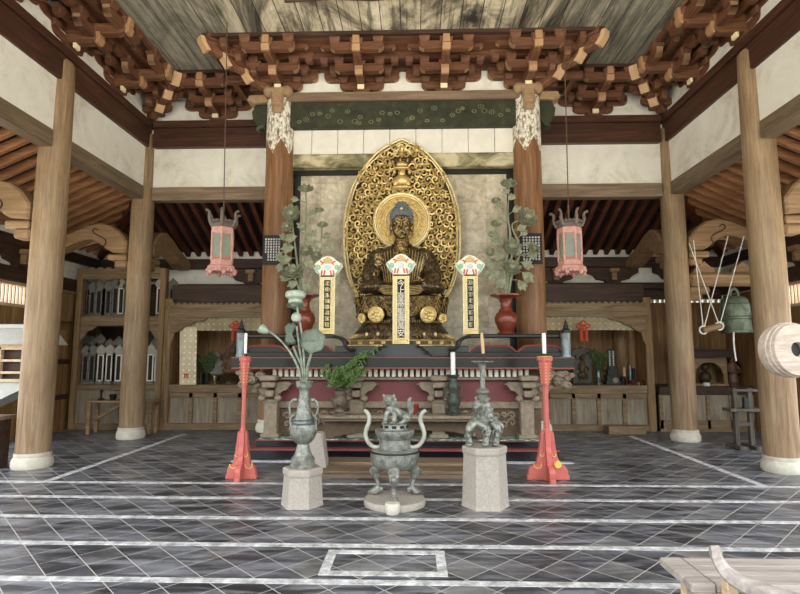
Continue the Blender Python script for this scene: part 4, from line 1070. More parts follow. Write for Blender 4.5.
# sign plaques on the pillars
for px0, px1, y0, y1, s, nm in ((262, 282.5, 235, 264.5, -1, 'left'), (520.5, 542, 233, 264, 1, 'right')):
    Y = 8.50; a = at(px0, y1, Y); b = at(px1, y0, Y)
    t = thing('inscribed_plaque', ((a.x+b.x)/2, Y, a.z), 'black plaque with columns of small white characters on the %s altar pillar' % nm, 'sign')
    MB().b2((a.x, Y, a.z), (b.x, Y+.02, b.z), .004).build('board', M['black'], t)
    mb = MB(); rn = random.Random(9+s); W = b.x-a.x; H = b.z-a.z
    for i in range(6):
        x = a.x+W*(.17+.135*i); n = 9 if (i > 0 or s > 0) else 6
        for j in range(n):
            z = b.z-H*(.14+.088*j)
            mb.box((x, Y-.002, z+H*.018), (W*.09, .004, H*.014)); mb.box((x, Y-.002, z-H*.018), (W*.08, .004, H*.014)); mb.box((x+rn.uniform(-.02, .02)*W, Y-.002, z), (W*.022, .004, H*.06))
            if j == 0: mb.box((x, Y-.002, z), (W*.09, .004, H*.05))
    mb.build('inscription', M['white'], t)
# ---------------------------------------------------------------- mandorla behind the statue
YM = 8.70; KM = (at(410, 240, YM).x-at(400, 240, YM).x)/10; HC = 402.0
def hp(dx, y, dy=0): p = at(HC+dx, y, YM); return Vector((p.x, YM+dy, p.z))
half = [(0, 139), (10, 143.5), (24, 152), (39, 169), (46, 180), (51, 191), (55.5, 207), (57.8, 222), (58.2, 240), (57.5, 255), (55, 271), (50.5, 285), (44, 298), (38, 308)]
def halfw(y):
    for (a, ya), (b, yb2) in zip(half, half[1:]):
        if ya <= y <= yb2: return a+(b-a)*(y-ya)/(yb2-ya)
    return 0
mt = thing('gilded_mandorla', tuple(hp(0, 342)), 'large pointed openwork golden mandorla behind the seated statue', 'mandorla')
outl = spline([(h, 0, y) for h, y in half], 4); R_ = [hp(p.x, p.z) for p in outl]; L_ = [hp(-p.x, p.z) for p in outl]
mb = MB(); mb.tube(L_[::-1]+R_[1:], .02, 8); mb.tube([p+Vector((0, -.02, 0)) for p in [hp(-x*.945, y+1.5+2*(y < 160)) for x, y in [(q.x, q.z) for q in outl]][::-1]+[hp(x*.945, y+1.5+2*(y < 160)) for x, y in [(q.x, q.z) for q in outl]][1:]], .014, 6)
mb.build('rim', M['gold_pale'], mt, True)
# plain backing for the lower part
ys = [142+4*i for i in range(42)]
MB().prism([(hp(-halfw(y)*.96, y).x, hp(0, y).z) for y in ys]+[(hp(halfw(y)*.96, y).x, hp(0, y).z) for y in ys[::-1]], YM+.035, YM+.06, 'xz').build('backing_plate', M['gold_dark'], mt)
MB().prism([(hp(dx, y).x, hp(dx, y).z) for dx, y in ((0, 330), (-40, 312), (-40, 342), (40, 342), (40, 312))], YM-.02, YM+.06, 'xz').build('stem_plate', M['gold_dark'], mt)
def in_circle(dx, y): return dx*dx+(y-222)**2 < 28.5**2 or (y > 238 and (dx/38.5)**2+((y-285)/42.5)**2 < 1)
rn = random.Random(4); mb = MB(); lf = MB(); row = 0; y = 149.0
while y < 304:
    st = 7.4; off = st/2 if row % 2 else 0; x = off if row % 2 else 0
    while x < 58:
        for sg in ((1, -1) if x > .1 else (1,)):
            dx = sg*x+rn.uniform(-.8, .8); yy = y+rn.uniform(-.8, .8)
            if abs(dx)+4.2 < halfw(yy) and not in_circle(dx, yy) and not (abs(dx) < 9 and 160 < yy < 192):
                r = rn.uniform(4.0, 5.2); a0 = rn.uniform(0, 6.28); dr = sg*rn.choice((1, 1, -1)); N = 15
                pts = []
                for k in range(N):
                    q = k/(N-1); rr = r*(1-.82*q); an = a0+dr*q*8.2
                    pts.append(hp(dx+rr*cos(an), yy+rr*sin(an), -.03*sin(q*pi)-.03*q))
                mb.tube(pts, [KM*(1.15-.35*k/N) for k in range(N)], 5)
                for k in range(3):
                    an = a0+k*2.1+.6; p = hp(dx+(r+.8)*cos(an), yy+(r+.8)*sin(an), -.01)
                    mb.ell(p, (KM*2.0, .022, KM*.95), 6, 4, Matrix.Rotation(an+.5, 3, 'Y'))
        x += st
    y += 6.3; row += 1
mb.build('scrollwork', M['gold'], mt, True)
# round halo and body halo
def ring(mb, cx, cy, rx, ry, r, dy, a0=0, a1=2*pi, n=48, closed=True):
    mb.tube([hp(cx+rx*cos(a0+(a1-a0)*k/n), cy-ry*sin(a0+(a1-a0)*k/n), dy) for k in range(n if closed else n+1)], r, 6, closed=closed)
mb = MB(); mb.prism([(hp(27*cos(k*pi/20), 222).x, hp(0, 222-27*sin(k*pi/20)).z) for k in range(40)], YM-.05, YM+.03, 'xz'); mb.build('halo_disc', M['gold_ring'], mt)
mb = MB(); ring(mb, 0, 222, 27, 27, .02, -.06); ring(mb, 0, 222, 25, 25, .012, -.06); ring(mb, 0, 222, 16.5, 16.5, .016, -.06)
ring(mb, 0, 222, 28.5, 28.5, .01, -.04)
for k in range(30): mb.ell(hp(20.8*cos(k*pi/15), 222-20.8*sin(k*pi/15), -.055), (.02, .015, .02), 6, 4)
mb.build('halo_ring', M['gold_pale'], mt, True)
mb = MB(); mb.prism([(hp(37*cos(-.5+k*(pi+1)/30), 0).x, hp(0, 285-41*sin(-.5+k*(pi+1)/30)).z) for k in range(31)], YM-.03, YM+.03, 'xz'); mb.build('body_halo_disc', M['gold_ring'], mt)
mb = MB()
for rx, ry, r in ((37.5, 41.5, .022), (35, 39, .012), (30.5, 34.5, .018)): ring(mb, 0, 285, rx, ry, r, -.045, -.5, pi+.5, 40, False)
for k in range(26):
    a = -.4+k*(pi+.8)/25; mb.ell(hp(32.8*cos(a), 285-36.8*sin(a), -.04), (.024, .015, .018), 6, 4)
mb.build('body_halo_ring', M['gold_pale'], mt, True)
# carved canopy and small figure at the head of the mandorla
mb = MB()
mb.ell(hp(0, 165, -.03), (.1, .05, .055)); mb.ell(hp(0, 169, -.04), (.15, .06, .04)); mb.ell(hp(0, 174, -.05), (.065, .05, .075)); mb.ell(hp(0, 181, -.05), (.12, .06, .10)); mb.ell(hp(0, 188, -.05), (.17, .06, .05))
for sg in (-1, 1): mb.ell(hp(sg*6, 183, -.04), (.05, .04, .09)); mb.ell(hp(sg*7.5, 172, -.03), (.03, .03, .06))
mb.build('carved_figure', M['gold'], mt, True)
mb = MB()
for k in range(7):
    a = pi*(k+.5)/7; mb.ell(hp(8*cos(a), 152-7*sin(a)+4, -.03), (.06, .03, .025), 8, 5, Matrix.Rotation(a, 3, 'Y'))
mb.build('top_palmette', M['gold_pale'], mt, True)

# ---------------------------------------------------------------- lotus throne
YS = 8.48; KS = (at(410, 300, YS).x-at(400, 300, YS).x)/10; SX = at(401.5, 300, YS).x
def sz(y): return at(401.5, y, YS).z
lt = thing('lotus_throne', (SX, YS, 1.635), 'dark gilded lotus throne with round gold medallions and a golden base under the statue', 'throne')
z0 = 1.635
mb = MB(); mb.lathe([(54*KS, z0), (54*KS, z0+.02), (52*KS, z0+.03), (52*KS, sz(342)), (55*KS, sz(341.5)), (53*KS, sz(340)), (48*KS, sz(339.5))], (SX, YS, 0), 8, 1.05, .62, pi/8)
mb.build('gold_base', M['gold'], lt)
mb = MB()
for i in range(-4, 5):
    if i: mb.box((SX+i*11*KS, YS-.54, (z0+.03+sz(342))/2), (9*KS*.8, .015, .05), .004)
mb.build('base_panel', M['gold_dark'], lt)
# lower bell of hanging petals
def petals(name, r0, r1, za, zb, n, mat, sy=.66, rows=1, thick=.05):
    mb = MB()
    for k in range(n):
        t = 2*pi*(k+.5)/n; c, s_ = cos(t), sin(t); w = 2*pi*r0/n*.62
        rowsv = []
        for j in range(7):
            q = j/6; rr = r1+(r0-r1)*(q**1.6); zz = zb+(za-zb)*q
            ww = w*(.62+.55*sin(pi*min(1, q*.72+.1)))*(1 if j < 6 else .35); pr = []
            for e in (-1, -.5, 0, .5, 1):
                rad = rr+thick*(1-e*e)*.8+(.03 if j == 6 else 0)
                x = rad*c-e*ww*s_*.9; yv = rad*s_+e*ww*c*.9
                pr.append(Vector((SX+x, YS+yv*sy, zz)))
            rowsv.append(pr)
        mb.sheet(rowsv, .012)
    return mb.build(name, M[mat], lt, True)
MB().lathe([(49*KS, sz(340)), (47*KS, sz(334)), (40*KS, sz(325)), (31*KS, sz(320)), (30*KS, sz(316)), (34*KS, sz(312)), (42*KS, sz(305)), (46*KS, sz(298)), (38*KS, sz(296))], (SX, YS, 0), 40, 1, .64).build('core', M['gilt_robe'], lt, True)
petals('lower_petals', 49*KS, 33*KS, sz(339.5), sz(320), 18, 'gilt_robe', .64)
petals('upper_petals', 42*KS, 45*KS, sz(318), sz(298), 16, 'gilt_black', .64, 1, .045)
mb = MB()                                                  # gilded edges of the lower petals and swags of cloth above
for k in range(46):
    t_ = pi+pi*(k+.5)/46; 
    pts = []
    for j in range(7):
        q = j/6; rr = (33+(49.5-33)*q**1.6)*KS+.052; pts.append((SX+rr*cos(t_), YS+rr*sin(t_)*.64, sz(321)+(sz(339)-sz(321))*q))
    mb.tube(pts, .0055 if k % 3 else .009, 4)
for k in range(1, 12):
    a0 = pi+pi*(k-.1)/13; a1 = pi+pi*(k+1.1)/13
    for dp, rr0 in ((7, 46.5), (11, 45.2), (15, 43.5)):
        pts = []
        for j in range(9):
            q = j/8; a = a0+(a1-a0)*q; rr = rr0*KS+.03; pts.append((SX+rr*cos(a), YS+rr*sin(a)*.64, sz(297+dp*.3+dp*.9*sin(pi*q))))
        mb.tube(pts, .0065, 5)
mb.build('gilded_line', M['gold_dark2'], lt, True)
for cx in (375.5, 428.5, 361, 443):
    big = cx in (375.5, 428.5); p = at(cx, 314 if big else 318, YS-.5 if big else YS-.33); r = (8 if big else 5)*KS
    tilt = Matrix.Rotation(-.25*(1 if cx < 400 else -1)*(1 if big else 2.4), 3, 'Z') @ Matrix.Rotation(pi/2+.2, 3, 'X')
    mb = MB(); mb.lathe([(r, -.03), (r, .012), (r*.86, .022), (r*.82, .008), (.001, .006)], tuple(p), 24, axis=tilt)
    for k in range(5):
        a = k*2*pi/5; v = tilt @ Vector((r*.45*cos(a), r*.45*sin(a), .012)); mb.ell(p+v, (r*.24, .015, r*.24), 8, 5)
    mb.ell(p+tilt @ Vector((0, 0, .015)), (r*.2, .015, r*.2), 8, 5)
    mb.build('gold_medallion', M['gold'], lt, True)
mb = MB()
for dx in (-33, -22, 22, 33): mb.ell((SX+dx*KS, YS-.50+abs(dx)*.004, sz(335)), (.025, .03, .035), 8, 6)
mb.build('gilt_stud', M['gold_pale'], lt, True)

# ---------------------------------------------------------------- seated statue
def sp(x, y, dy=0.0): p = at(x, y, YS); return Vector((p.x, YS+dy, p.z))
st = thing('buddha_statue', tuple(sp(401.5, 297)), 'dark gilded seated statue with blue-grey hair and raised hand before the golden mandorla', 'statue')
def remesh(o, vox, it=6, f=.5):
    m = o.modifiers.new('remesh', 'REMESH'); m.mode = 'VOXEL'; m.voxel_size = vox; m.use_smooth_shade = True
    if it:
        s2 = o.modifiers.new('smooth', 'SMOOTH'); s2.iterations = it; s2.factor = f
H = 401.8
mb = MB()                                                  # head, neck, chest, hands in one skin
mb.ell(sp(H, 226, -.16), (10.2*KS, .17, 15*KS), 20, 14); mb.ell(sp(H, 233, -.20), (8.8*KS, .13, 9*KS), 16, 10)
mb.ell(sp(H, 238.5, -.25), (4.2*KS, .05, 3.2*KS))           # chin
mb.tube([sp(H, 238, -.13), sp(H, 252, -.10)], [.11, .15], 14)
mb.ell(sp(H, 230.5, -.335), (1.5*KS, .032, 2.6*KS)); mb.tube([sp(H, 224, -.325), sp(H, 231, -.352)], [.012, .026], 8)   # nose
for s in (-1, 1):
    mb.ell(sp(H+s*4.2, 226, -.305), (2.9*KS, .022, 1.0*KS)); mb.ell(sp(H+s*4.4, 223, -.30), (3.4*KS, .02, .8*KS))        # lids and brows
    mb.ell(sp(H+s*5.2, 231, -.27), (3*KS, .05, 3.2*KS))                                                                 # cheeks
    mb.ell(sp(H+s*10.7, 229, -.13), (1.4*KS, .05, 5.2*KS)); mb.ell(sp(H+s*10.9, 235, -.13), (1.1*KS, .035, 3.2*KS))      # long ears
mb.ell(sp(H, 234.6, -.315), (2.7*KS, .028, .75*KS)); mb.ell(sp(H, 236, -.305), (2.2*KS, .025, .7*KS))
mb.ell(sp(H, 262, -.11), (16*KS, .17, 18*KS))               # chest
for z in (243, 245.5, 248): mb.tube([sp(H+5.4*KS/KS*cos(a*pi/12), z+1.2*sin(a*pi/12), -.12-.125*sin(a*pi/12)) for a in range(13)], .012, 5)
# raised right hand: palm and five fingers
hx, hy = 380, 266
mb.tube([sp(376, 280, -.30), sp(379, 272, -.40)], [.065, .05], 10); mb.ell(sp(hx, hy, -.42), (.07, .035, .085))
for i, (dx, ln) in enumerate(((-3.3, 8.0), (-1.2, 9.3), (1.0, 9.0), (3.0, 7.2))):
    mb.tube([sp(hx+dx*.8, hy-2, -.42), sp(hx+dx, hy-5.5, -.43), sp(hx+dx*1.05, hy-ln, -.455)], [.018, .017, .013], 7)
mb.tube([sp(hx+3, hy+2, -.43), sp(hx+5.2, hy-1, -.46), sp(hx+4.8, hy-4, -.48)], [.019, .017, .013], 7)
# left hand lying palm up in the lap
mb.tube([sp(432, 279, -.28), sp(424, 283.5, -.45)], [.06, .045], 10); mb.ell(sp(420, 283.5, -.47), (.085, .07, .032))
for i in range(4): mb.tube([sp(417, 283.5+.2*i, -.49-.026*i+.04), sp(412.5, 283.8+.2*i, -.51-.026*i+.04), sp(409.5, 282.8+.2*i, -.51-.024*i+.04)], [.018, .016, .013], 7)
mb.tube([sp(421, 282, -.50), sp(416.5, 280, -.53)], [.018, .014], 7)
o = mb.build('body', M['gilt_black'], st, True); remesh(o, .0105, 3, .4)
# hair with the raised crown
mb = MB(); mb.ell(sp(H, 217.5, -.11), (11.6*KS, .19, 9.2*KS), 20, 12); mb.ell(sp(H, 208.5, -.08), (7.0*KS, .125, 5.6*KS), 16, 10)
for s in (-1, 1): mb.ell(sp(H+s*9.6, 224, -.08), (2.0*KS, .13, 5*KS))
for j, (yy, rx, ry, n) in enumerate(((221, 11.2, .20, 26), (218, 11.4, .20, 26), (215, 11, .19, 24), (212, 9.4, .165, 20), (209.5, 7.2, .135, 16), (206.5, 6.2, .115, 14), (204.5, 4, .08, 9))):
    for k in range(n):
        a = 2*pi*(k+.5*(j % 2))/n; mb.ell(sp(H+rx*cos(a), yy, -.11+ry*sin(a)), (.017, .017, .017), 6, 4)
o = mb.build('hair', M['hairblue'], st, True)
o = MB().ell(sp(H, 212.2, -.29), (.022, .014, .022), 10, 8).build('crown_jewel', M['gold_pale'], st, True)
# robe: torso, sleeves and crossed legs
mb = MB()
mb.lathe([(26*KS, sz(296)), (25*KS, sz(285)), (24.5*KS, sz(272)), (25.5*KS, sz(262)), (24*KS, sz(254)), (18*KS, sz(249)), (10*KS, sz(245.5)), (8*KS, sz(244))], (SX, YS-.03, 0), 28, 1, .56)
for s in (-1, 1):
    X = lambda d: H+s*d
    mb.ell(sp(X(21), 256, -.05), (8*KS, .15, 8*KS), 14, 10)
    mb.tube(spline([sp(X(22), 255, -.05), sp(X(27), 266, -.09), sp(X(29), 279, -.15), sp(X(26), 287, -.22)], 4), [.14, .145, .15, .155, .16, .165, .17, .17, .17, .165, .16, .15, .14], 14)
    mb.ell(sp(X(25.5), 289, -.26), (16*KS, .27, 6.5*KS), 18, 10)                       # knee
    mb.ell(sp(X(36), 290, -.18), (7*KS, .2, 5*KS), 14, 8)
mb.ell(sp(H, 291, -.3), (30*KS, .24, 6*KS), 20, 10)
mb.tube(spline([sp(376, 280, -.26), sp(377, 284, -.34), sp(379, 290, -.40)], 4), [.10]*9, 10)   # right sleeve falling
mb.tube(spline([sp(432, 278, -.26), sp(429, 284, -.36), sp(424, 290, -.44)], 4), [.11]*9, 10)
# drapery folds
for s in (-1, 1):
    for k in range(6):
        d = 8+k*2.9; mb.tube(spline([sp(H+s*d, 251+k*.9, -.20+.008*k), sp(H+s*(d*.93), 262, -.275+.012*k), sp(H+s*(d*.8), 274, -.30+.012*k), sp(H+s*d*.72, 285, -.33)], 4), .016, 5)
    for k in range(5):
        d = 24+k*2.0; mb.tube(spline([sp(H+s*d, 255+k*2.2, -.19+.03*k), sp(H+s*(d+2.6), 268, -.235+.03*k), sp(H+s*(d+2.2), 281, -.30+.03*k)], 4), .014, 5)
for k in range(6):
    mb.tube(spline([sp(H-34+k*3, 286+k*1.7, -.36-.02*k), sp(H-15, 289+k*1.6, -.50-.01*k), sp(H, 290+k*1.5, -.54), sp(H+15, 289+k*1.6, -.50-.01*k), sp(H+34-k*3, 286+k*1.7, -.36-.02*k)], 5), .016, 5)
o = mb.build('robe', M['gilt_robe'], st, True); remesh(o, .0125, 2, .4)
# robe collar edges
mb = MB()
for s in (-1, 1): mb.tube(spline([sp(H+s*9, 246, -.13), sp(H+s*9.5, 254, -.27), sp(H+s*7, 265, -.325), sp(H+s*2.5, 276, -.34)], 5), .017, 6)
mb.build('collar_edge', M['gold_dark'], st, True)

mb = MB()
for s in (-1, 1):
    for k in range(6):
        d = 8+k*2.9; mb.tube(spline([sp(H+s*d, 251+k*.9, -.215+.008*k), sp(H+s*(d*.93), 262, -.29+.012*k), sp(H+s*(d*.8), 274, -.315+.012*k), sp(H+s*d*.72, 285, -.345)], 4), .006, 4)
    for k in range(5):
        d = 24+k*2.0; mb.tube(spline([sp(H+s*d, 255+k*2.2, -.203+.03*k), sp(H+s*(d+2.6), 268, -.248+.03*k), sp(H+s*(d+2.2), 281, -.312+.03*k)], 4), .006, 4)
for k in range(6): mb.tube(spline([sp(H-34+k*3, 286+k*1.7, -.375-.02*k), sp(H-15, 289+k*1.6, -.515-.01*k), sp(H, 290+k*1.5, -.555), sp(H+15, 289+k*1.6, -.515-.01*k), sp(H+34-k*3, 286+k*1.7, -.375-.02*k)], 5), .006, 4)
mb.build('gilded_fold_line', M['gold'], st, True)
st.scale = (1, .78, 1); lt.scale = (1, .78, 1)

det = MB()  # raised gold strokes standing in for glossy highlights on brows, lids, nose and lips
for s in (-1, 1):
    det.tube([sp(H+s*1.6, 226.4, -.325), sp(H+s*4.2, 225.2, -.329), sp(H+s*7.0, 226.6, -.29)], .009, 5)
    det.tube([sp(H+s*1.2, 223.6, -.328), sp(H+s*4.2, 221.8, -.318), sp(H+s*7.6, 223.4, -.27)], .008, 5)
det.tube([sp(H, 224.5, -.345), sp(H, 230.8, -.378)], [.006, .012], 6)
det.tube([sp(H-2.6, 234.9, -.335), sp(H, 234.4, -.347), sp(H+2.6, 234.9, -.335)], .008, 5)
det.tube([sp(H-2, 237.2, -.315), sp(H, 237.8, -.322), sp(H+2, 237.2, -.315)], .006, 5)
det.build('painted_face_highlights', M['gold'], st, True)
# ---------------------------------------------------------------- red candle stands
def redstand(cx, Y, nm, medal):
    b = at(cx, 481, Y); X = b.x; k = (at(cx+10, 430, Y).x-X)/10; zz = lambda y: max(0, at(cx, y, Y).z)
    t = thing('candle_stand', (X, Y, 0), 'tall salmon-red candle stand with stepped foot on the %s of the altar' % nm, 'candle stand')
    prof = [(18.2, 0), (18.2, zz(474.8)), (16.4, zz(474.2)), (16.8, zz(470)), (15.6, zz(466.5)), (12.6, zz(464)), (9.4, zz(463.4)), (9.6, zz(459.5)), (7.9, zz(456)), (7.7, zz(451)), (6.3, zz(446)), (5.6, zz(432)), (4.6, zz(431))]
    prof = [(a*k, z) for a, z in prof]
    poly = [(X+a, z) for a, z in prof]+[(X-a, z) for a, z in prof[::-1]]
    MB().prism(poly, Y-.035, Y+.035, 'xz', .006).build('foot_board', M['stand_red'], t)
    poly = [(Y+a, z) for a, z in prof]+[(Y-a, z) for a, z in prof[::-1]]
    MB().prism(poly, X-.035, X+.035, 'yz', .006).build('foot_board', M['stand_red'], t)
    mb = MB(); mb.lathe([(5.0*k, 0), (4.4*k, zz(440)), (3.4*k, zz(430)), (2.6*k, zz(428)), (2.4*k, zz(395)), (2.8*k, zz(386)), (3.8*k, zz(384)), (4.2*k, zz(375)), (5.6*k, zz(363)), (5.9*k, zz(361.5)), (7.0*k, zz(360.5)), (7.2*k, zz(357.5)), (6*k, zz(357))], (X, Y, 0), 8, rot=pi/8)
    mb.build('shaft', M['stand_red'], t)
    sh = bpy.data.objects[[c.name for c in t.children if c.name.startswith('shaft')][0]]
    for y in (364, 367, 370, 373, 376, 379, 382):
        for s in (-1, 1): MB().ell((X+s*(5.4-(y-363)*.09)*k, Y-.03, zz(y)), (.008, .02, .008), 6, 4).build('gold_stud', M['stand_gold'], sh, True)
        MB().ell((X, Y-(5.1-(y-363)*.09)*k, zz(y)), (.008, .008, .008), 6, 4).build('gold_stud', M['stand_gold'], sh, True)
    for s in (-1, 1):
        MB().tube([(X+s*5.2*k+.022*cos(a*pi/8+pi*.9), Y-.04, zz(454)+.025*sin(a*pi/8+pi*.9)) for a in range(11)], .006, 5).build('gold_scroll', M['stand_gold'], t, True)
        if s != medal: MB().tube([(X+s*9*k+.045*cos(a*pi/8+pi*.95), Y-.04, zz(464)+.045*sin(a*pi/8+pi*.95)) for a in range(11)], .007, 5).build('gold_scroll', M['stand_gold'], t, True)
    if medal: MB().lathe([(3.4*k, 0), (3.4*k, .012), (2.7*k, .02), (.001, .016)], (X+medal*8*k, Y-.035, zz(464)), 18, axis=Matrix.Rotation(pi/2, 3, 'X')).build('gold_medallion', M['stand_gold'], t, True)
    pan = MB().lathe([(6.6*k, zz(357)), (6.9*k, zz(356.3)), (2*k, zz(356.0))], (X, Y, 0), 16).build('drip_pan', M['stand_gold'] if medal else M['stand_red'], t, True)
    MB().lathe([(1.6*k, zz(356.2)), (1.2*k, zz(354.5)), (1.0*k, zz(353.5))], (X, Y, 0), 10).build('spike', M['iron'], t, True)
    c = thing('white_candle', (X, Y, zz(353.5)), 'white candle on the %s red candle stand' % nm, 'candle')
    MB().lathe([(1.75*k, zz(353.5)), (1.8*k, zz(345)), (1.8*k, zz(334)), (1.2*k, zz(333))], (X, Y, 0), 14).build('wax', M['white'], c, True)
    MB().tube([(X, Y, zz(333)), (X+.002, Y, zz(331))], .004, 5).build('wick', M['iron'], [q for q in c.children][0])
redstand(241.5, 6.68, 'left', 0); redstand(548, 6.74, 'right', 1)

# ---------------------------------------------------------------- hexagonal stone pedestals
def pedestal(cx, Y, ytop, hw, nm):
    b = at(cx, 508, Y); X = b.x; k = (at(cx+10, 480, Y).x-X)/10; zt = at(cx, ytop+2.5, Y).z
    t = thing('stone_pedestal', (X, Y, 0), nm, 'pedestal')
    MB().lathe([(hw*1.12*k, 0), (hw*1.08*k, .04), (hw*.99*k, zt-.07), (hw*.97*k, zt-.07)], (X, Y, 0), 6, rot=0).build('shaft', M['stone'], t)
    MB().lathe([(hw*1.02*k, zt-.075), (hw*1.06*k, zt-.055), (hw*1.06*k, zt-.015), (hw*1.01*k, zt)], (X, Y, 0), 6, rot=0).build('cap', M['stone'], t)
    return X, zt, k
PX, PZ, PK = pedestal(302, 5.56, 464.5, 20, 'six-sided pale stone pedestal under the bronze lotus vase')
QX, QZ, QK = pedestal(485.5, 5.58, 443, 20.5, 'taller six-sided pale stone pedestal under the bronze beast candlestick')
# pale carved stone block half hidden behind the left pedestal
Y = 7.0; p = at(314, 470, Y); t = thing('stone_block', (p.x, Y, 0), 'smooth pale stone block half hidden behind the lotus vase pedestal', 'stone')
a, b = at(303, 432, Y), at(327.5, 470, Y)
MB().prism([(a.x, 0), (b.x, 0), (b.x, .1), (b.x-.03, .3), (b.x-.05, a.z-.03), (b.x-.08, a.z), (a.x+.02, a.z)], Y-.12, Y+.12, 'xz', .02).build('block', M['stone_pale'] if False else M['stone'], t, True)

# ---------------------------------------------------------------- bronze vase with metal lotus
Y = 5.56
t = thing('lotus_vase', (PX, Y, PZ), 'grey-green bronze vase with ring handles on the left stone pedestal', 'vase')
c0 = 303.8
def vz(y): return at(c0, y, Y).z
prof = [(13.2, 467), (13.3, 463.5), (11.8, 462), (12.2, 458), (11.2, 457), (9.6, 455), (7.6, 450.5), (6.3, 445), (6.0, 443.5), (8, 442.5), (11.5, 439), (13.8, 434), (14.3, 429), (13.4, 424.5), (11.0, 423.5), (10.8, 421), (9.8, 420.5), (9.9, 417.5), (9.0, 416.5), (7.6, 409), (6.6, 402), (6.2, 399), (5.2, 395), (5.0, 391), (5.6, 389), (8.2, 387), (8.7, 385), (8.5, 382.5), (9.2, 381.5), (8.6, 380.8), (6.8, 381.5), (6.4, 388)]
vv = MB().lathe([(a*PK, max(PZ, vz(y))) for a, y in prof], (PX, Y, 0), 28).build('vessel', M['patina_grey'], t, True)
for s in (-1, 1):
    mb = MB(); mb.tube(spline([(PX+s*7.5*PK, Y-.01, vz(401)), (PX+s*11*PK, Y-.01, vz(399.5)), (PX+s*14.8*PK, Y-.01, vz(404)), (PX+s*14.6*PK, Y-.01, vz(412)), (PX+s*11.5*PK, Y-.01, vz(416)), (PX+s*9*PK, Y-.01, vz(414.5))], 5), .011, 7)
    mb.tube(spline([(PX+s*11.5*PK, Y-.02, vz(416)), (PX+s*13.6*PK, Y-.02, vz(419)), (PX+s*13*PK, Y-.02, vz(425)), (PX+s*14*PK, Y-.02, vz(430))], 4), .013, 6)
    mb.ell((PX+s*9*PK, Y, vz(400)), (.03, .03, .025), 8, 6)
    mb.build('handle', M['patina_grey'], vv, True)
mb = MB()
for y, r in ((418.8, 10.4), (422.3, 11.4)): mb.lathe([(r*PK, vz(y+1.1)), ((r+.45)*PK, vz(y)), (r*PK, vz(y-1.1))], (PX, Y, 0), 28, flute=.02, nfl=18)
mb.build('carved_band', M['pewter'], vv, True)
fl = thing('metal_lotus', (PX, Y, vz(386)), 'pale verdigris metal lotus leaves, buds and pods standing in the bronze vase', 'flowers')
V = lambda x, y, dy=0: at(x, y, Y+dy)
def stem(pts, r=.012): return MB().tube(spline([V(*p) for p in pts], 6), r, 7).build('stem', M['patina'], fl, True, org=V(*pts[0]))
stem([(302, 388), (299, 370), (290, 352), (279, 339), (270, 332), (266, 330.5)])
stem([(304, 388), (302, 365), (299, 345), (297, 330), (296.5, 326)]); stem([(305, 388), (304, 360), (302, 335), (298, 312), (297, 303)])
stem([(306, 388), (307, 370), (311, 354, -.02), (312, 345, .03)], .014); stem([(303, 388), (302, 368), (297, 356), (293, 346)])
def disc(c, nrm, r, dep, n=20, wav=.06, mat='patina_light', nm='leaf', hole=False):
    f = Vector(nrm).normalized(); a = f.cross(Vector((0, 0, 1))).normalized(); b = f.cross(a); rows = []
    for j in range(6):
        q = j/5; row = []
        for k in range(n+1):
            th = 2*pi*k/n; rr = r*q*(1+wav*q*sin(6*th)); row.append(c+a*rr*cos(th)+b*rr*sin(th)+f*(dep*q*q+wav*r*.7*q*q*sin(6*th+1)))
        rows.append(row)
    return MB().sheet(rows, .009).build(nm, M[mat], fl, 'all', org=c)
k = Y/F
disc(V(313, 341, -.0), (.12, -1, .12), 11.5*k*1.08, .035)
disc(V(296.5, 302, 0), (-.05, -.25, -1), 10.0*k, .05, wav=.08)
MB().lathe([(3*k, vz(306.2)), (6*k, vz(304)), (7*k, vz(301)), (6.5*k, vz(299.5)), (9.5*k, vz(297)), (10*k, vz(294)), (8.5*k, vz(291.5)), (5*k, vz(290.2)), (.5*k, vz(290))], (V(295.5, 300).x, Y, 0), 20, flute=.06, nfl=10).build('seed_pod', M['patina_light'], fl, True, org=V(295.5, 300))
c = V(296.5, 317.5); MB().lathe([(1.2*k, c.z-5*k), (4*k, c.z-3.8*k), (5.4*k, c.z-.5*k), (4.9*k, c.z+2.5*k), (2.8*k, c.z+4.6*k), (.4*k, c.z+5.3*k)], (c.x, Y, 0), 14).build('bud', M['patina_light'], fl, True, org=c)
c = V(264, 330); R2 = Matrix.Rotation(radians(-62), 3, 'Y')
MB().lathe([(1*k, -5*k), (3.4*k, -2*k), (4.6*k, 2*k), (4.9*k, 4*k), (3.9*k, 4.6*k), (.2*k, 4.2*k)], tuple(c), 14, axis=R2).build('seed_pod', M['patina_light'], fl, True, org=c)
# folded drooping leaf
rows = []
for j in range(7):
    q = j/6; y = 322+22*q; w = (4.6+1.4*sin(q*9))*(.75 if j in (0, 6) else 1); x0 = 291.5-2.2*sin(q*3.1)
    rows.append([V(x0-w, y+1.5, .03), V(x0-w*.45, y, -.05), V(x0, y+.8, .0), V(x0+w*.5, y, -.05), V(x0+w, y+1, .03)])
MB().sheet(rows, .01).build('leaf', M['patina_light'], fl, 'all', org=V(291, 333))

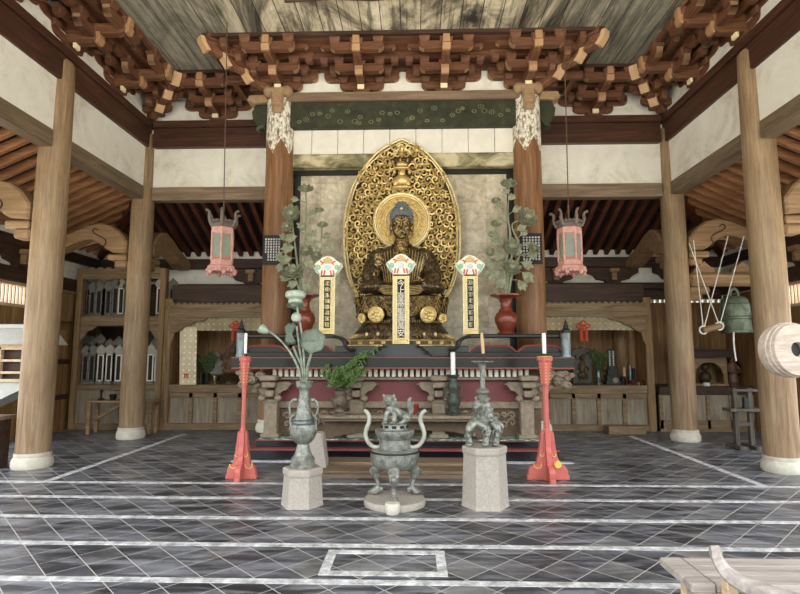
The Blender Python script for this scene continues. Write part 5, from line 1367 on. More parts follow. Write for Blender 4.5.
# ---------------------------------------------------------------- beast candlestick
Y = 5.58; c0 = 483.5; X = at(c0, 440, Y).x
def W(x, y, dy=0): return at(x, y, Y+dy)
def skin(name, parent, mat, verts, edges, org, sub=2, mats=None):
    me = bpy.data.meshes.new(name); o0 = Vector(org)
    me.from_pydata([tuple(Vector(v[0])-o0) for v in verts], edges, []); me.update()
    o = bpy.data.objects.new(name, me); COL.objects.link(o); o.parent = parent; o.location = o0-Vector(ORIG[parent.name]); ORIG[o.name] = tuple(o0)
    sk = o.modifiers.new('skin', 'SKIN'); sk.use_smooth_shade = True
    if not me.skin_vertices: me.skin_vertices.new() if hasattr(me.skin_vertices, 'new') else None
    for i, v in enumerate(verts):
        d = me.skin_vertices[0].data[i]; d.radius = (v[1], v[1]); d.use_root = (i == 0)
    ss = o.modifiers.new('subsurf', 'SUBSURF'); ss.levels = sub; ss.render_levels = sub
    me.materials.append(M[mat]); return o
t = thing('beast_candlestick', (X, Y, QZ), 'verdigris bronze candlestick borne on a standing mythical beast, on the right stone pedestal', 'candlestick')
kk = k
def beast():
    mb = MB()
    P = lambda x, y, dy=0: W(x, y, dy)
    # arched body
    mb.tube(spline([P(472, 427, -.02), P(476, 421, -.02), P(483, 419), P(490, 420, .02), P(495, 424, .04)], 4), [.05, .055, .058, .06, .062, .064, .066, .068, .07, .07, .07, .07, .068, .065, .06, .055, .05], 10)
    for x0, x1, x2, dy in ((474, 469, 470, -.10), (479, 487, 485.5, -.13), (493, 497.5, 496, -.06), (490, 493, 492, .12)):
        mb.tube(spline([P(x0, 423, dy*.5), P(x1, 429, dy), P(x1-.5, 436, dy), P(x2, 443, dy)], 4), [.05, .05, .048, .046, .042, .038, .034, .032, .03, .03, .03, .032, .034], 8)
        mb.ell(P(x2-.8, 444.2, dy-.02), (.04, .05, .022), 8, 6)
    # neck, head and mane at the centre
    mb.tube(spline([P(486, 420), P(484.5, 410, -.04), P(482, 403, -.07)], 4), [.075, .078, .08, .082, .08, .075, .07, .068, .065], 10)
    mb.ell(P(478, 405, -.09), (.06, .07, .055), 10, 8); mb.ell(P(475, 407, -.13), (.035, .05, .03), 8, 6); mb.ell(P(475.5, 409.5, -.12), (.03, .045, .016), 8, 6)
    rn = random.Random(2)
    for i in range(26):
        a = rn.uniform(0, 6.28); y = rn.uniform(400, 421); c = P(484.5+6.5*cos(a), y, -.03+.09*sin(a)); r = rn.uniform(.016, .03)
        mb.tube([c+Vector((r*(1-j/9)*cos(j*.8+a), -.004*j, r*(1-j/9)*sin(j*.8+a))) for j in range(9)], .009, 5)
    for s in (-1, 1): mb.tube(spline([P(479+s*1.5, 401.5, -.07), P(479+s*3.4, 398, -.05), P(481+s*4.5, 396, -.03)], 3), [.014]*6+[.006], 6)
    mb.tube(spline([P(496, 423, .04), P(501, 426, .05), P(500.5, 433, .05), P(498, 430, .05)], 4), [.03]*6+[.02]*7, 7)
    mb.tube(spline([P(468.5, 431, -.06), P(465.5, 436, -.06), P(468, 440, -.08), P(466, 443, -.1)], 4), .016, 6)
    for i in range(90):
        a = rn.uniform(0, 6.28); q = rn.choice(((474, 426, -.06), (481, 421, -.05), (490, 420, .0), (494, 425, 0), (470.5, 434, -.1), (486.5, 432, -.13), (496.5, 433, -.06), (484, 412, -.05)))
        c = P(q[0]+4*cos(a), q[1]+3.5*sin(a), q[2]-.03); mb.ell(c, (rn.uniform(.008, .018), .02, rn.uniform(.008, .018)), 6, 4, Matrix.Rotation(a, 3, 'Y'))
    for x, y in ((472, 420), (476, 416), (492, 415), (496, 419), (499, 424)):
        mb.tube(spline([P(x, y+3), P(x-1, y-.5), P(x+1.5, y-3)], 3), [.018, .017, .015, .013, .011, .008, .004], 6)
    o = mb.build('beast', M['patina_grey'], t, True); return o
o = beast(); m_ = o.modifiers.new('remesh', 'REMESH'); m_.mode = 'VOXEL'; m_.voxel_size = .0062; m_.use_smooth_shade = True
zq = lambda y: W(c0, y).z
pr = [(6, 402), (7.5, 398), (4.5, 396), (3.4, 394.5), (6.3, 392.5), (6.6, 390.5), (4.5, 389), (2.6, 387.5), (2.4, 380), (2.5, 372), (3.2, 367), (4.4, 363.5), (9.6, 362), (10, 361), (6, 361.4), (1, 362)]
MB().lathe([(a*k, zq(y)) for a, y in pr], (X, Y, 0), 20).build('stem', M['patina_grey'], t, True)
mb = MB()
for i in range(10):
    a = 2*pi*i/10; mb.ell((X+9.2*k*cos(a), Y+9.2*k*sin(a), zq(361.6)), (.022, .022, .008), 8, 5)
mb.build('drip_pan_petals', M['patina_grey'], t, True)
MB().tube([W(c0, 362), W(483, 352)], .005, 6).build('spike', M['iron'], t)
t2 = MB().tube([W(483.2, 353.5), W(482.4, 343), W(481.6, 332.5)], [.016, .019, .013], 12).build('tan_candle', M['wax_tan'], None, True, org=W(483.2, 353.5))
tag(t2, 'slightly leaning tan candle on the beast candlestick', 'candle')

# ---------------------------------------------------------------- incense burner on a round stone
Y = 5.62; c0 = 394.8; X = at(c0, 480, Y).x; k = (at(c0+10, 480, Y).x-X)/10
zb = lambda y: at(c0, y, Y).z
ZR = .06
r = thing('round_stone_base', (X, Y, 0), 'round flat stone base with a projecting lug under the incense burner', 'base')
MB().lathe([(30.5*k, 0), (30.8*k, .02), (30.8*k, ZR-.02), (29.8*k, ZR)], (X, Y, 0), 40).build('slab', M['stone'], r, True)
MB().lathe([(6.0*k, 0), (6.8*k, .02), (7.4*k, .08), (6.6*k, .1)], (at(392.5, 500, Y-.32).x, Y-.34, 0), 16).build('lug', M['stone_pale'], r, True)
t = thing('incense_burner', (X, Y, ZR), 'three-legged bronze incense burner with S-shaped handles and a lion on the lid', 'incense burner')
pr = [(8, 468.5), (15, 468), (20.5, 466), (23.6, 461.5), (24.4, 457), (24.6, 452), (24.8, 450.3), (22.0, 449), (18, 448.3), (15.8, 448), (15.8, 438.5), (17, 437.5), (19.2, 434), (20, 431), (19.6, 429.6), (14, 429.4)]
MB().lathe([(a*k, zb(y)) for a, y in pr], (X, Y, 0), 36).build('bowl', M['patina_grey'], t, True)
MB().lathe([(24.7*k, zb(451.5)), (25.2*k, zb(450.8)), (24.7*k, zb(449.8))], (X, Y, 0), 36, flute=.012, nfl=40).build('beaded_rim', M['iron'], t, True)
pr = [(13.6, 429.6), (13.8, 428.8), (13.2, 428), (13.2, 423.5), (14, 423), (12, 422.3), (5, 422)]
MB().lathe([(a*k, zb(y)) for a, y in pr], (X, Y, 0), 32).build('lid', M['patina_grey'], t, True)
for i in range(10):
    a = 2*pi*i/10+.3; MB().box((X+13.2*k*cos(a), Y+13.2*k*sin(a), zb(425.8)), (.045, .012, .026), 0, Matrix.Rotation(a+pi/2, 3, 'Z')).build('lid_opening', M['black'], t)

for s in (-1, 1):
    pts = [(14.5, 446.5), (19, 447.2), (24.0, 445.3), (28, 440), (29.6, 434), (28.3, 428), (26, 421.5), (26.2, 416), (28.5, 412), (31.5, 410.3)]
    MB().tube(spline([(X+s*a*k, Y, zb(y)) for a, y in pts], 5), [.019+.005*sin(i/46*pi) for i in range(46)], 10).build('handle', M['handle_pale'], t, True)
for a in (-pi/2, pi/6, 5*pi/6):
    d = Vector((cos(a), sin(a), 0)); B = Vector((X, Y, 0))
    mb = MB(); H_ = zb(467.5)-ZR
    pts = [B+d*.175+Vector((0, 0, ZR+H_*1.05)), B+d*.235+Vector((0, 0, ZR+H_*.78)), B+d*.215+Vector((0, 0, ZR+H_*.48)), B+d*.205+Vector((0, 0, ZR+H_*.25)), B+d*.235+Vector((0, 0, ZR+.04))]
    mb.tube(spline(pts, 5), [.05+.012*cos(i/20*pi*2) - (.017 if i > 8 else 0) for i in range(21)], 10)
    mb.ell(B+d*.255+Vector((0, 0, ZR+.03)), (.055, .055, .032), 10, 8)
    sd = Vector((-d.y, d.x, 0))
    for s in (-1, 0, 1): mb.ell(B+d*.295+sd*s*.027+Vector((0, 0, ZR+.02)), (.022, .022, .02), 8, 6)
    for s in (-1, 1): mb.ell(B+d*.255+sd*s*.03+Vector((0, 0, ZR+H_*.88)), (.024, .024, .03), 8, 6); mb.ell(B+d*.27+sd*s*.018+Vector((0, 0, ZR+H_*.72)), (.02, .02, .02), 8, 6)
    mb.ell(B+d*.285+Vector((0, 0, ZR+H_*.80)), (.03, .03, .03), 8, 6); mb.ell(B+d*.19-d*.0+Vector((0, 0, ZR+H_*.2))+(-d)*.03, (.02, .02, .035), 8, 6)
    o = mb.build('leg', M['patina_grey'], t, True)
    m_ = o.modifiers.new('remesh', 'REMESH'); m_.mode = 'VOXEL'; m_.voxel_size = .009; m_.use_smooth_shade = True
# lion on the lid
def L(x, y, dy=0): p = at(x, y, Y); return Vector((p.x, Y+dy, p.z))
mb = MB()
mb.tube(spline([L(391, 409, -.02), L(396, 412), L(402, 416, .01), L(406, 418, .02)], 4), [.058, .058, .058, .056, .056, .054, .054, .054, .056, .058, .06, .06, .055], 12)
mb.ell(L(391, 408, -.03), (.055, .06, .07), 12, 8)                                   # chest
mb.tube([L(391, 405, -.03), L(389.5, 400, -.05)], [.055, .05], 10)
mb.ell(L(389, 398.3, -.06), (.052, .055, .045), 12, 8); mb.ell(L(388.4, 400.2, -.115), (.035, .035, .022), 10, 6); mb.ell(L(388.4, 402.6, -.105), (.032, .032, .014), 10, 6)
for s in (-1, 1):
    mb.ell(L(389+s*3.4, 396.2, -.11), (.014, .012, .012), 8, 6); mb.ell(L(389+s*5, 395.6, -.03), (.018, .02, .024), 8, 6); mb.ell(L(388.4+s*1.6, 399.4, -.15), (.012, .012, .01), 6, 5)
rn = random.Random(6)
for i in range(20):
    a = rn.uniform(-.2, 3.4); c = L(390+6*cos(a), 400-5*sin(a)+2, -.02); mb.ell(c, (.02, .024, .02), 6, 5)
mb.tube(spline([L(388, 411, -.06), L(386.5, 416, -.07), L(386, 421, -.08)], 4), [.028]*9, 8); mb.ell(L(385.5, 421.3, -.1), (.03, .04, .016), 8, 6)
mb.tube(spline([L(394, 411, -.07), L(395, 416, -.09), L(394, 421, -.1)], 4), [.028]*9, 8); mb.ell(L(393.5, 421.3, -.12), (.03, .04, .016), 8, 6)
for dy in (-.06, .07):
    mb.ell(L(406, 417, dy), (.05, .04, .05), 10, 8); mb.tube([L(407, 418, dy), L(403, 421, dy-.02)], [.03, .024], 8); mb.ell(L(402, 421.3, dy-.02), (.035, .025, .016), 8, 6)
mb.tube(spline([L(409, 416, .02), L(411, 411, .02), L(409, 405, .02), L(409.2, 400, .02), L(411.5, 397.5, .02)], 4), [.03, .03, .03, .03, .032, .034, .034, .034, .032, .03, .028, .025, .022, .02, .016, .012, .008], 8)
for s in (-1, 1): mb.tube(spline([L(410, 412, .02), L(412+s*1, 407, .02+s*.03), L(410.5+s*1.5, 402, .02+s*.03)], 3), [.016, .016, .014, .012, .01, .008, .006], 6)
o = mb.build('lion', M['patina_grey'], t, True); m_ = o.modifiers.new('remesh', 'REMESH'); m_.mode = 'VOXEL'; m_.voxel_size = .0065; m_.use_smooth_shade = True
MB().lathe([(12*k, zb(422.3)), (11*k, zb(421.5)), (2*k, zb(421.3))], (X, Y, 0), 24).build('lid_plate', M['patina_grey'], t, True)

# ---------------------------------------------------------------- things on the low bench of the altar
Yb = 7.84
b = at(340, 415, Yb); Zb = zb_ = at(400, 415.5, 7.76).z
t = thing('bronze_pot', (b.x, Yb, Zb), 'squat dark bronze pot holding green leafy branches on the low altar bench', 'pot')
kp = Yb/F
def bz(y): return max(Zb, at(340, y, Yb).z)
MB().lathe([(10*kp, Zb), (10*kp, Zb+.02), (6*kp, bz(411)), (5.4*kp, bz(409)), (7.6*kp, bz(405)), (8*kp, bz(401)), (7*kp, bz(397)), (4.8*kp, bz(394.5)), (5.2*kp, bz(391)), (8.2*kp, bz(389)), (8.4*kp, bz(388.3)), (5*kp, bz(389.5))], (b.x, Yb, 0), 22).build('vessel', M['gilt_robe'] if False else M['potbronze'], t, True)
mb = MB()
for s in (-1, 1):
    mb.ell((b.x+s*7.6*kp, Yb-.02, bz(399)), (.03, .03, .04), 8, 6)
    for q in range(3): mb.ell((b.x+s*(5+q*2.2)*kp, Yb-.09, bz(412)), (.025, .02, .02), 6, 5)
mb.ell((b.x, Yb-.12, bz(403)), (.04, .02, .03), 8, 6); mb.build('ornament', M['potbronze'], t, True)
pl = thing('leafy_branches', (b.x, Yb, bz(389)), 'fresh green leafy branches standing in the squat bronze pot', 'plant')
rn = random.Random(12)
tips = [(322, 373, -.1), (327, 368, -.05), (333, 376, -.15), (338, 370, .0), (345, 366, -.1), (352, 362, -.05), (358, 357, -.1), (365, 352.5, -.12), (376, 348.5, -.12), (360, 368, -.15), (366, 372, -.1), (352, 376, -.2), (330, 384, -.15), (357, 382, -.1), (345, 378, .05)]
for i, (x, y, dy) in enumerate(tips):
    p0 = Vector((b.x+rn.uniform(-.04, .04), Yb, bz(390))); p2 = at(x, y, Yb-.1+dy*.8); p1 = (p0+p2)/2+Vector((0, 0, .06))
    sp_ = spline([p0, p1, p2], 7); MB().tube(sp_, .006, 4).build('twig', M['leaf_dark'], pl, org=p0)
    mb = MB()
    for j, q in enumerate(sp_[3:]):
        for h in range(3):
            a = rn.uniform(0, 6.28); d = Vector((cos(a), rn.uniform(-.7, .3), sin(a)*.8+.25))
            leafmesh(mb, q, d, rn.uniform(.05, .085), .02)
    mb.build('leaf_cluster', M['leaf'], pl, org=p2)
b = at(453.5, 415, Yb)
t = thing('bronze_candlestick', (b.x, Yb, Zb), 'slender dark bronze candlestick standing on the right of the low altar bench', 'candlestick')
prof = [(7, 415.5), (7.2, 413), (4.5, 410.5), (4.2, 408), (6.4, 404), (6.8, 400), (4.6, 396), (4.0, 392), (5.8, 388), (5.6, 384), (3.9, 381), (3.8, 378), (6.4, 375.5), (6.6, 374.5), (4, 375)]
MB().lathe([(a*kp, bz(y)) for a, y in prof], (b.x, Yb, 0), 20, flute=.05, nfl=8).build('vessel', M['patina_dark'], t, True)
for s in (-1, 1): MB().tube(spline([(b.x+s*5.5*kp, Yb, bz(386)), (b.x+s*8*kp, Yb, bz(389)), (b.x+s*7.4*kp, Yb, bz(396)), (b.x+s*5.6*kp, Yb, bz(399))], 4), .014, 6).build('handle', M['patina_dark'], t, True)
q = at(413.5, 414, Yb); t = MB().lathe([(2.5*kp, Zb), (2.2*kp, Zb+.03), (5*kp, Zb+.1), (5.4*kp, Zb+.15), (4.6*kp, Zb+.15)], (q.x, Yb, 0), 16).build('red_cup', M['cupred'], None, True, org=(q.x, Yb, Zb)); tag(t, 'small red lacquer cup on the low altar bench behind the bronze lion', 'cup')
c = thing('white_candle', (b.x, Yb, bz(374.6)), 'white candle on the slender dark bronze candlestick of the low altar bench', 'candle')
wx = MB().lathe([(2.3*kp, bz(374.6)), (2.4*kp, bz(362)), (2.3*kp, bz(352.5)), (1.5*kp, bz(352))], (b.x, Yb, 0), 14).build('wax', M['white'], c, True)
MB().tube([(b.x, Yb, bz(352.3)), (b.x, Yb, bz(350.8))], .004, 5).build('wick', M['iron'], wx)

# ---------------------------------------------------------------- hanging lanterns
def lantern(cx, xt, Y, nm):
    p = at(cx, 270, Y); X = p.x; k = Y/F; z = lambda y: at(cx, y, Y).z
    t = thing('hanging_lantern', (X, Y, z(274)), 'six-sided pinkish-red hanging lantern with upcurled horns on the %s' % nm, 'lantern')
    hexp = lambda r, a: Vector((X+r*k*cos(a), Y+r*k*sin(a), 0))
    A = [pi/6+pi/3*i+.25 for i in range(6)]
    mb = MB(); mb.lathe([(12, z(263)), (12, z(262))] and [(11.5*k, z(263)), (11.5*k, z(261))], (X, Y, 0), 6, rot=A[0]); mb.lathe([(11.3*k, z(234)), (12*k, z(233)), (12*k, z(229)), (11*k, z(228))], (X, Y, 0), 6, rot=A[0])
    for a in A: mb.tube([hexp(11, a)+Vector((0, 0, z(262))), hexp(11, a)+Vector((0, 0, z(232)))], .017, 6)
    for a, b in zip(A, A[1:]+A[:1]):
        q = (hexp(10.9, a)+hexp(10.9, b))/2
        for y in (260, 258, 234.5): mb.tube([hexp(11, a)+Vector((0, 0, z(y))), hexp(11, b)+Vector((0, 0, z(y)))], .009, 5)
    fr = mb.build('frame', M['lantern_pink'], t, False)
    for a, b in zip(A, A[1:]+A[:1]):
        u, v = hexp(10.5, a), hexp(10.5, b); MB().fan([u+Vector((0, 0, z(259))), v+Vector((0, 0, z(259))), v+Vector((0, 0, z(235))), u+Vector((0, 0, z(235)))], .006).build('glass_pane', M['glass_pane'], fr)
    MB().lathe([(10.6*k, z(234.4)), (11.6*k, z(233.6)), (11.6*k, z(231.5)), (10.6*k, z(231))], (X, Y, 0), 6, rot=A[0]).build('pale_band', M['ivory'], t)
    mb = MB(); mb.lathe([(11.6*k, z(263)), (12.2*k, z(265.8)), (14.6*k, z(267.2)), (15.2*k, z(270)), (13.5*k, z(271.5)), (6*k, z(272))], (X, Y, 0), 6, rot=A[0])
    for i in range(24):
        a = 2*pi*i/24; mb.ell(hexp(13.6, a)+Vector((0, 0, z(271.2)-.02*(i % 4 == 0))), (.03, .03, .03+.02*(i % 4 == 0)), 6, 5)
    mb.build('skirt', M['lantern_pink'], t, True)
    mb = MB(); mb.lathe([(11.2*k, z(229)), (13*k, z(226)), (11.5*k, z(222)), (8*k, z(221)), (3*k, z(220))], (X, Y, 0), 6, rot=A[0])
    for a in A:
        mb.tube(spline([hexp(11.5, a)+Vector((0, 0, z(227))), hexp(14.5, a)+Vector((0, 0, z(221))), hexp(14.5, a)+Vector((0, 0, z(215))), hexp(17.5, a)+Vector((0, 0, z(212.5))), hexp(18.2, a)+Vector((0, 0, z(214)))], 4), [.03, .03, .028, .026, .024, .023, .022, .021, .02, .019, .018, .018, .017, .016, .015, .013, .01], 6)
    for i in range(18):
        a = 2*pi*i/18; mb.ell(hexp(11.4, a)+Vector((0, 0, z(222.5))), (.03, .03, .025), 6, 5)
    mb.build('crown', M['lantern_grey'], t, True)
    q = at(xt, 26, Y); top = Vector((q.x, Y, ZT))
    mb = MB(); mb.tube([(X, Y, z(221)), (X, Y, z(205))], .012, 6); mb.tube([Vector((X, Y, z(206))), top], .008, 5); mb.build('wire', M['wire'], t)
lantern(221.5, 227, 7.5, 'left'); lantern(570.5, 564, 7.5, 'right')

# low wooden step in front of the platform
x0, x1 = at(300, 475, 6.9).x, at(482, 475, 6.9).x
t = thing('kneeling_step', ((x0+x1)/2, 6.9, 0), 'low brown plank step on the tiles between the stone pedestals and the altar platform', 'step')
MB().b2((x0, 6.72, 0), (x1, 6.78, .06), .004).build('riser', M['grey_x'], t)
MB().b2((x0-.03, 6.70, .06), (x1+.03, 7.05, .095), .006).build('tread', M['grey_x'], t)
MB().b2((x0, 7.05, 0), (x1, 7.40, .13), .006).build('rear_block', M['grey_x'], t)
# ---------------------------------------------------------------- offerings in the rear alcoves
ZC = .902; YI = 11.15
def stand_on(cx, Y=YI): return at(cx, 380, Y).x
def small(name, cx, prof, mat, label, cat, Y=YI, seg=14, group=None, **kw):
    "lathe with px half widths and heights in px above the counter"
    k = Y/F; X = stand_on(cx, Y); o = MB().lathe([(a*k, ZC+h*k) for a, h in prof], (X, Y, 0), seg, **kw).build(name, M[mat], None, True, org=(X, Y, ZC))
    return tag(o, label, cat, group)
k = YI/F
# right alcove
X = stand_on(582); t = thing('relief_plaque', (X, YI, ZC), 'large dark bronze relief plaque with scalloped top behind the right end of the altar', 'plaque')
P = [(-9, 0), (9, 0), (9.5, 3), (8.4, 6), (8.8, 30), (9.6, 33), (6, 35.5), (2, 34), (0, 37), (-2, 34), (-6, 35.5), (-9.6, 33), (-8.8, 30), (-8.4, 6), (-9.5, 3)]
MB().prism([(X+a*k, ZC+b*k) for a, b in P], YI-.04, YI+.04, 'xz', .012).build('slab', M['potdark'], t)
mb = MB(); rn = random.Random(3)
mb.ell((X, YI-.05, ZC+17*k), (.07, .04, .15), 10, 8); mb.ell((X, YI-.06, ZC+26*k), (.045, .04, .05), 10, 8); mb.ell((X, YI-.05, ZC+9*k), (.11, .04, .07), 10, 8)
for i in range(26): mb.ell((X+rn.uniform(-7, 7)*k, YI-.045, ZC+rn.uniform(4, 31)*k), (rn.uniform(.012, .03), .02, rn.uniform(.012, .03)), 6, 5)
mb.build('carved_relief', M['gold_dark'], t, True)
MB().b2((X-11*k, YI-.1, ZC), (X+11*k, YI+.1, ZC+1.5*k), .005).build('foot', M['black'], t)
X = stand_on(612); t = thing('black_memorial_tablet', (X, YI, ZC), 'tall black memorial tablet with white characters on a stepped black stand in the right alcove', 'tablet')
mb = MB()
for z0, z1, w in ((0, 4, 7.2), (4, 7, 6.0), (7, 9, 6.6), (9, 12, 4.6), (12, 14.5, 5.2), (14.5, 17, 3.8)): mb.b2((X-w*k, YI-w*k*.7, ZC+z0*k), (X+w*k, YI+w*k*.7, ZC+z1*k), .006)
mb.build('stepped_stand', M['lacquer_dull'], t)
MB().prism([(X-3.6*k, ZC+17*k), (X+3.6*k, ZC+17*k), (X+3.6*k, ZC+33*k), (X+2.4*k, ZC+34.5*k), (X-2.4*k, ZC+34.5*k), (X-3.6*k, ZC+33*k)], YI-.025, YI+.025, 'xz', .005).build('board', M['lacquer_dull'], t)
mb = MB()
for c in (-1.8, 1.7):
    for j in range(9):
        z = ZC+(18.8+j*1.6)*k; mb.box((X+c*k, YI-.028, z), (1.5*k, .004, .35*k)); mb.box((X+c*k, YI-.028, z+.55*k), (1.1*k, .004, .3*k)); mb.box((X+c*k, YI-.028, z+.2*k), (.3*k, .004, 1.1*k))
mb.build('inscription', M['white'], t)
MB().lathe([(2.8*k, 0), (2.8*k, .012), (.01, .014)], (X+1.5*k, YI-7.2*k*.7, ZC+4.5*k), 14, axis=Matrix.Rotation(pi/2, 3, 'X')).build('round_crest', M['tabletgrey'], t)
vase_p = [(2.6, 0), (2.6, 1), (1.6, 2.5), (2.4, 6), (2.6, 9), (1.5, 12), (1.4, 13), (2.2, 14)]
small('steel_vase', 598.5, vase_p, 'pewter', 'slim grey metal vase of green sprigs in the right alcove', 'vase')
small('black_jar', 623, [(2.4, 0), (2.2, 1), (2.6, 3), (2.8, 5), (1.6, 7), (1.9, 8)], 'black', 'small black jar beside the tall black memorial tablet', 'jar')
o = small('cream_candle', 624.5, [(1.5, 8.05), (1.5, 15), (.6, 17)], 'wax_tan', 'short cream candle standing on the small black jar', 'candle'); 
t = small('tin_canister', 630.5, [(1.7, 0), (1.7, 18), (1.5, 18.5)], 'pewter', 'tall shiny dark canister behind the small red bowl, right of the cream candle', 'canister', Y=11.3)
small('tin_canister', 634, [(1.5, 0), (1.5, 15), (1.3, 15.5)], 'iron', 'shorter dark canister next to the shiny one in the right alcove', 'canister', Y=11.28)
small('red_bowl', 632.5, [(1.6, 0), (1.8, .8), (3, 3), (3.1, 4.6), (2.6, 4.6)], 'darkred', 'dark red bowl in front of the canisters in the right alcove', 'bowl', Y=11.0)
small('red_bowl', 645.5, [(1.6, 0), (1.8, .8), (2.8, 3), (3.0, 5), (2.5, 5)], 'darkred', 'dark red bowl at the far right end of the right alcove counter', 'bowl', Y=11.0)
small('white_cup', 638.5, [(1.1, 0), (1.5, 2.5), (1.3, 2.5)], 'tabletgrey', 'tiny grey cup between the two dark red bowls', 'cup', Y=11.0)
def sprig(cx, hy, n, spread, label, Y, z0, mat='leaf_dark'):
    X = stand_on(cx, Y); t = thing('green_sprigs', (X, Y, z0), label, 'plant'); rn = random.Random(int(cx)); kk = Y/F
    for i in range(5):
        tip = Vector((X+rn.uniform(-spread, spread)*kk, Y+rn.uniform(-.1, .05), z0+hy*kk*rn.uniform(.6, 1))); base = Vector((X, Y, z0)); ln = spline([base, (base+tip)/2+Vector((0, 0, .03)), tip], 5)
        MB().tube(ln, .006, 4).build('twig', M['leaf_dark'], t, org=base); mb = MB()
        for q in ln[2:]:
            for h in range(n):
                a = rn.uniform(0, 6.28); leafmesh(mb, q, Vector((cos(a), rn.uniform(-.6, .2), sin(a))), rn.uniform(.08, .13), .04)
        mb.build('leaf_cluster', M[mat], t, org=tip)
sprig(598.5, 18, 3, 6, 'green sprigs in the slim grey metal vase of the right alcove', YI, ZC+14*k)
# left alcove
small('dark_flower_pot', 207, [(3, 0), (3.6, 5), (3.9, 10), (3.4, 10.3)], 'black', 'dark pot of green branches in the left alcove', 'pot')
sprig(207, 20, 4, 9, 'bushy green branches in the dark pot of the left alcove', YI, ZC+10*k)
small('brass_cup', 214.8, [(1.8, 0), (1.0, 1.5), (2.2, 4), (2.5, 8.5), (2.1, 8.5)], 'brass', 'shiny metal cup on the left alcove counter', 'cup', Y=11.0)
small('slim_black_vase', 201, [(1.6, 0), (1.0, 2), (1.9, 7), (.9, 11), (1.5, 13)], 'black', 'slim black vase at the left end of the left alcove counter', 'vase', Y=11.0)
def figure(cx, h, mat, label, Y, cone=False):
    X = stand_on(cx, Y); kk = Y/F; t = thing('seated_figurine', (X, Y, ZC), label, 'figurine'); Z = lambda q: ZC+q*h*kk
    MB().lathe([(.30*h*kk, Z(0)), (.30*h*kk, Z(.08)), (.24*h*kk, Z(.12)), (.27*h*kk, Z(.2)), (.2*h*kk, Z(.24))], (X, Y, 0), 12).build('pedestal', M['gold_dark'], t, True)
    mb = MB(); mb.ell((X, Y, Z(.33)), (.27*h*kk, .2*h*kk, .12*h*kk)); mb.ell((X, Y, Z(.52)), (.17*h*kk, .14*h*kk, .22*h*kk)); mb.ell((X, Y, Z(.82)), (.10*h*kk, .1*h*kk, .12*h*kk))
    for s in (-1, 1): mb.tube([(X+s*.16*h*kk, Y, Z(.64)), (X+s*.22*h*kk, Y-.05, Z(.48)), (X+s*.04*h*kk, Y-.13*h*kk, Z(.42))], .05*h*kk, 8)
    mb.tube([(X, Y, Z(.66)), (X, Y, Z(.78))], .055*h*kk, 8); mb.ell((X, Y-.1*h*kk, Z(.81)), (.02*h*kk, .02*h*kk, .03*h*kk), 6, 5)
    o = mb.build('body', M[mat], t, True); m_ = o.modifiers.new('remesh', 'REMESH'); m_.mode = 'VOXEL'; m_.voxel_size = .014; m_.use_smooth_shade = True
    if cone: MB().prism([(X-.36*h*kk, Z(.1)), (X+.36*h*kk, Z(.1)), (X+.34*h*kk, Z(.7)), (X, Z(1.08)), (X-.34*h*kk, Z(.7))], Y+.13, Y+.16, 'xz').build('back_board', M['gold_dark'], t)
figure(217, 34, 'tabletgrey', 'small grey seated figurine behind the green branches in the left alcove', 11.26)
figure(232, 40, 'figbrown', 'brown seated figurine with a pointed back board in the left alcove', 11.2, True)
figure(250, 38, 'figbrown', 'brown seated figurine partly hidden by the left pewter cylinder', 11.2)
for i, cx in enumerate((222, 226.5, 231)):
    small('offering_cup', cx, [(1.2, 0), (.8, 1), (1.7, 3), (1.9, 5), (1.5, 5)], 'gold_dark', 'small dull gold offering cup on the left alcove counter, %s from the left' % ('first', 'second', 'third')[i], 'cup', Y=10.98, group='offering cups in the left alcove')

# ---------------------------------------------------------------- bell and its gear in the right aisle
beam('bell_beam', (XC+.2, YB-.11, 2.74), (XO, YB+.11, 2.985), 'koryo', 'pale round-edged beam carrying the bronze bell', bev=.05)
t = thing('bracket_block', (XC+.36, YB, 2.46), 'stepped bracket under the left end of the bell beam', 'bracket')
mb = MB(); mb.b2((XC+.18, YB-.09, 2.60), (XC+.55, YB+.09, 2.735), .03); mb.b2((XC+.18, YB-.08, 2.48), (XC+.42, YB+.08, 2.60), .03); mb.build('bracket_arm', M['koryo'], t)
for cx, nm in ((703, 'left'), (741, 'right')):
    p = at(cx, 270, YB); t = MB().prism([(p.x-.2, 2.99), (p.x+.2, 2.99), (p.x+.19, 3.05), (p.x+.06, 3.12), (p.x, 3.2), (p.x-.06, 3.12), (p.x-.19, 3.05)], YB-.06, YB+.06, 'xz', .01).build('beam_finial', M['koryo'], None, org=(p.x, YB, 2.99))
    tag(t, 'small pointed wooden finial on top of the bell beam, the %s one' % nm, 'finial')
Y = YB; X = at(735.3, 315, Y).x; k = Y/F; z = lambda y: at(735, y, Y).z
bt = thing('bronze_bell', (X, Y, z(333)), 'green bronze temple bell hanging under a beam on the right', 'bell')
sh = MB().lathe([(13.4*k, z(333)), (14.3*k, z(333)), (14.4*k, z(330.5)), (13.6*k, z(329.5)), (13.4*k, z(318)), (12.6*k, z(306)), (11.4*k, z(300)), (8.6*k, z(297.3)), (4*k, z(296.3))], (X, Y, 0), 32).build('shell', M['bell'], bt, True)
mb = MB()
for y, r in ((319.5, 13.5), (317, 13.4), (304, 12.3)): mb.lathe([(r*k, z(y+.5)), (r*k+.012, z(y)), (r*k, z(y-.5))], (X, Y, 0), 32)
for a in range(8): mb.tube([(X+13.5*k*cos(a*pi/4+.2), Y+13.5*k*sin(a*pi/4+.2), z(318)), (X+12.3*k*cos(a*pi/4+.2), Y+12.3*k*sin(a*pi/4+.2), z(304))], .008, 5)
mb.build('raised_band', M['bell'], sh, True)
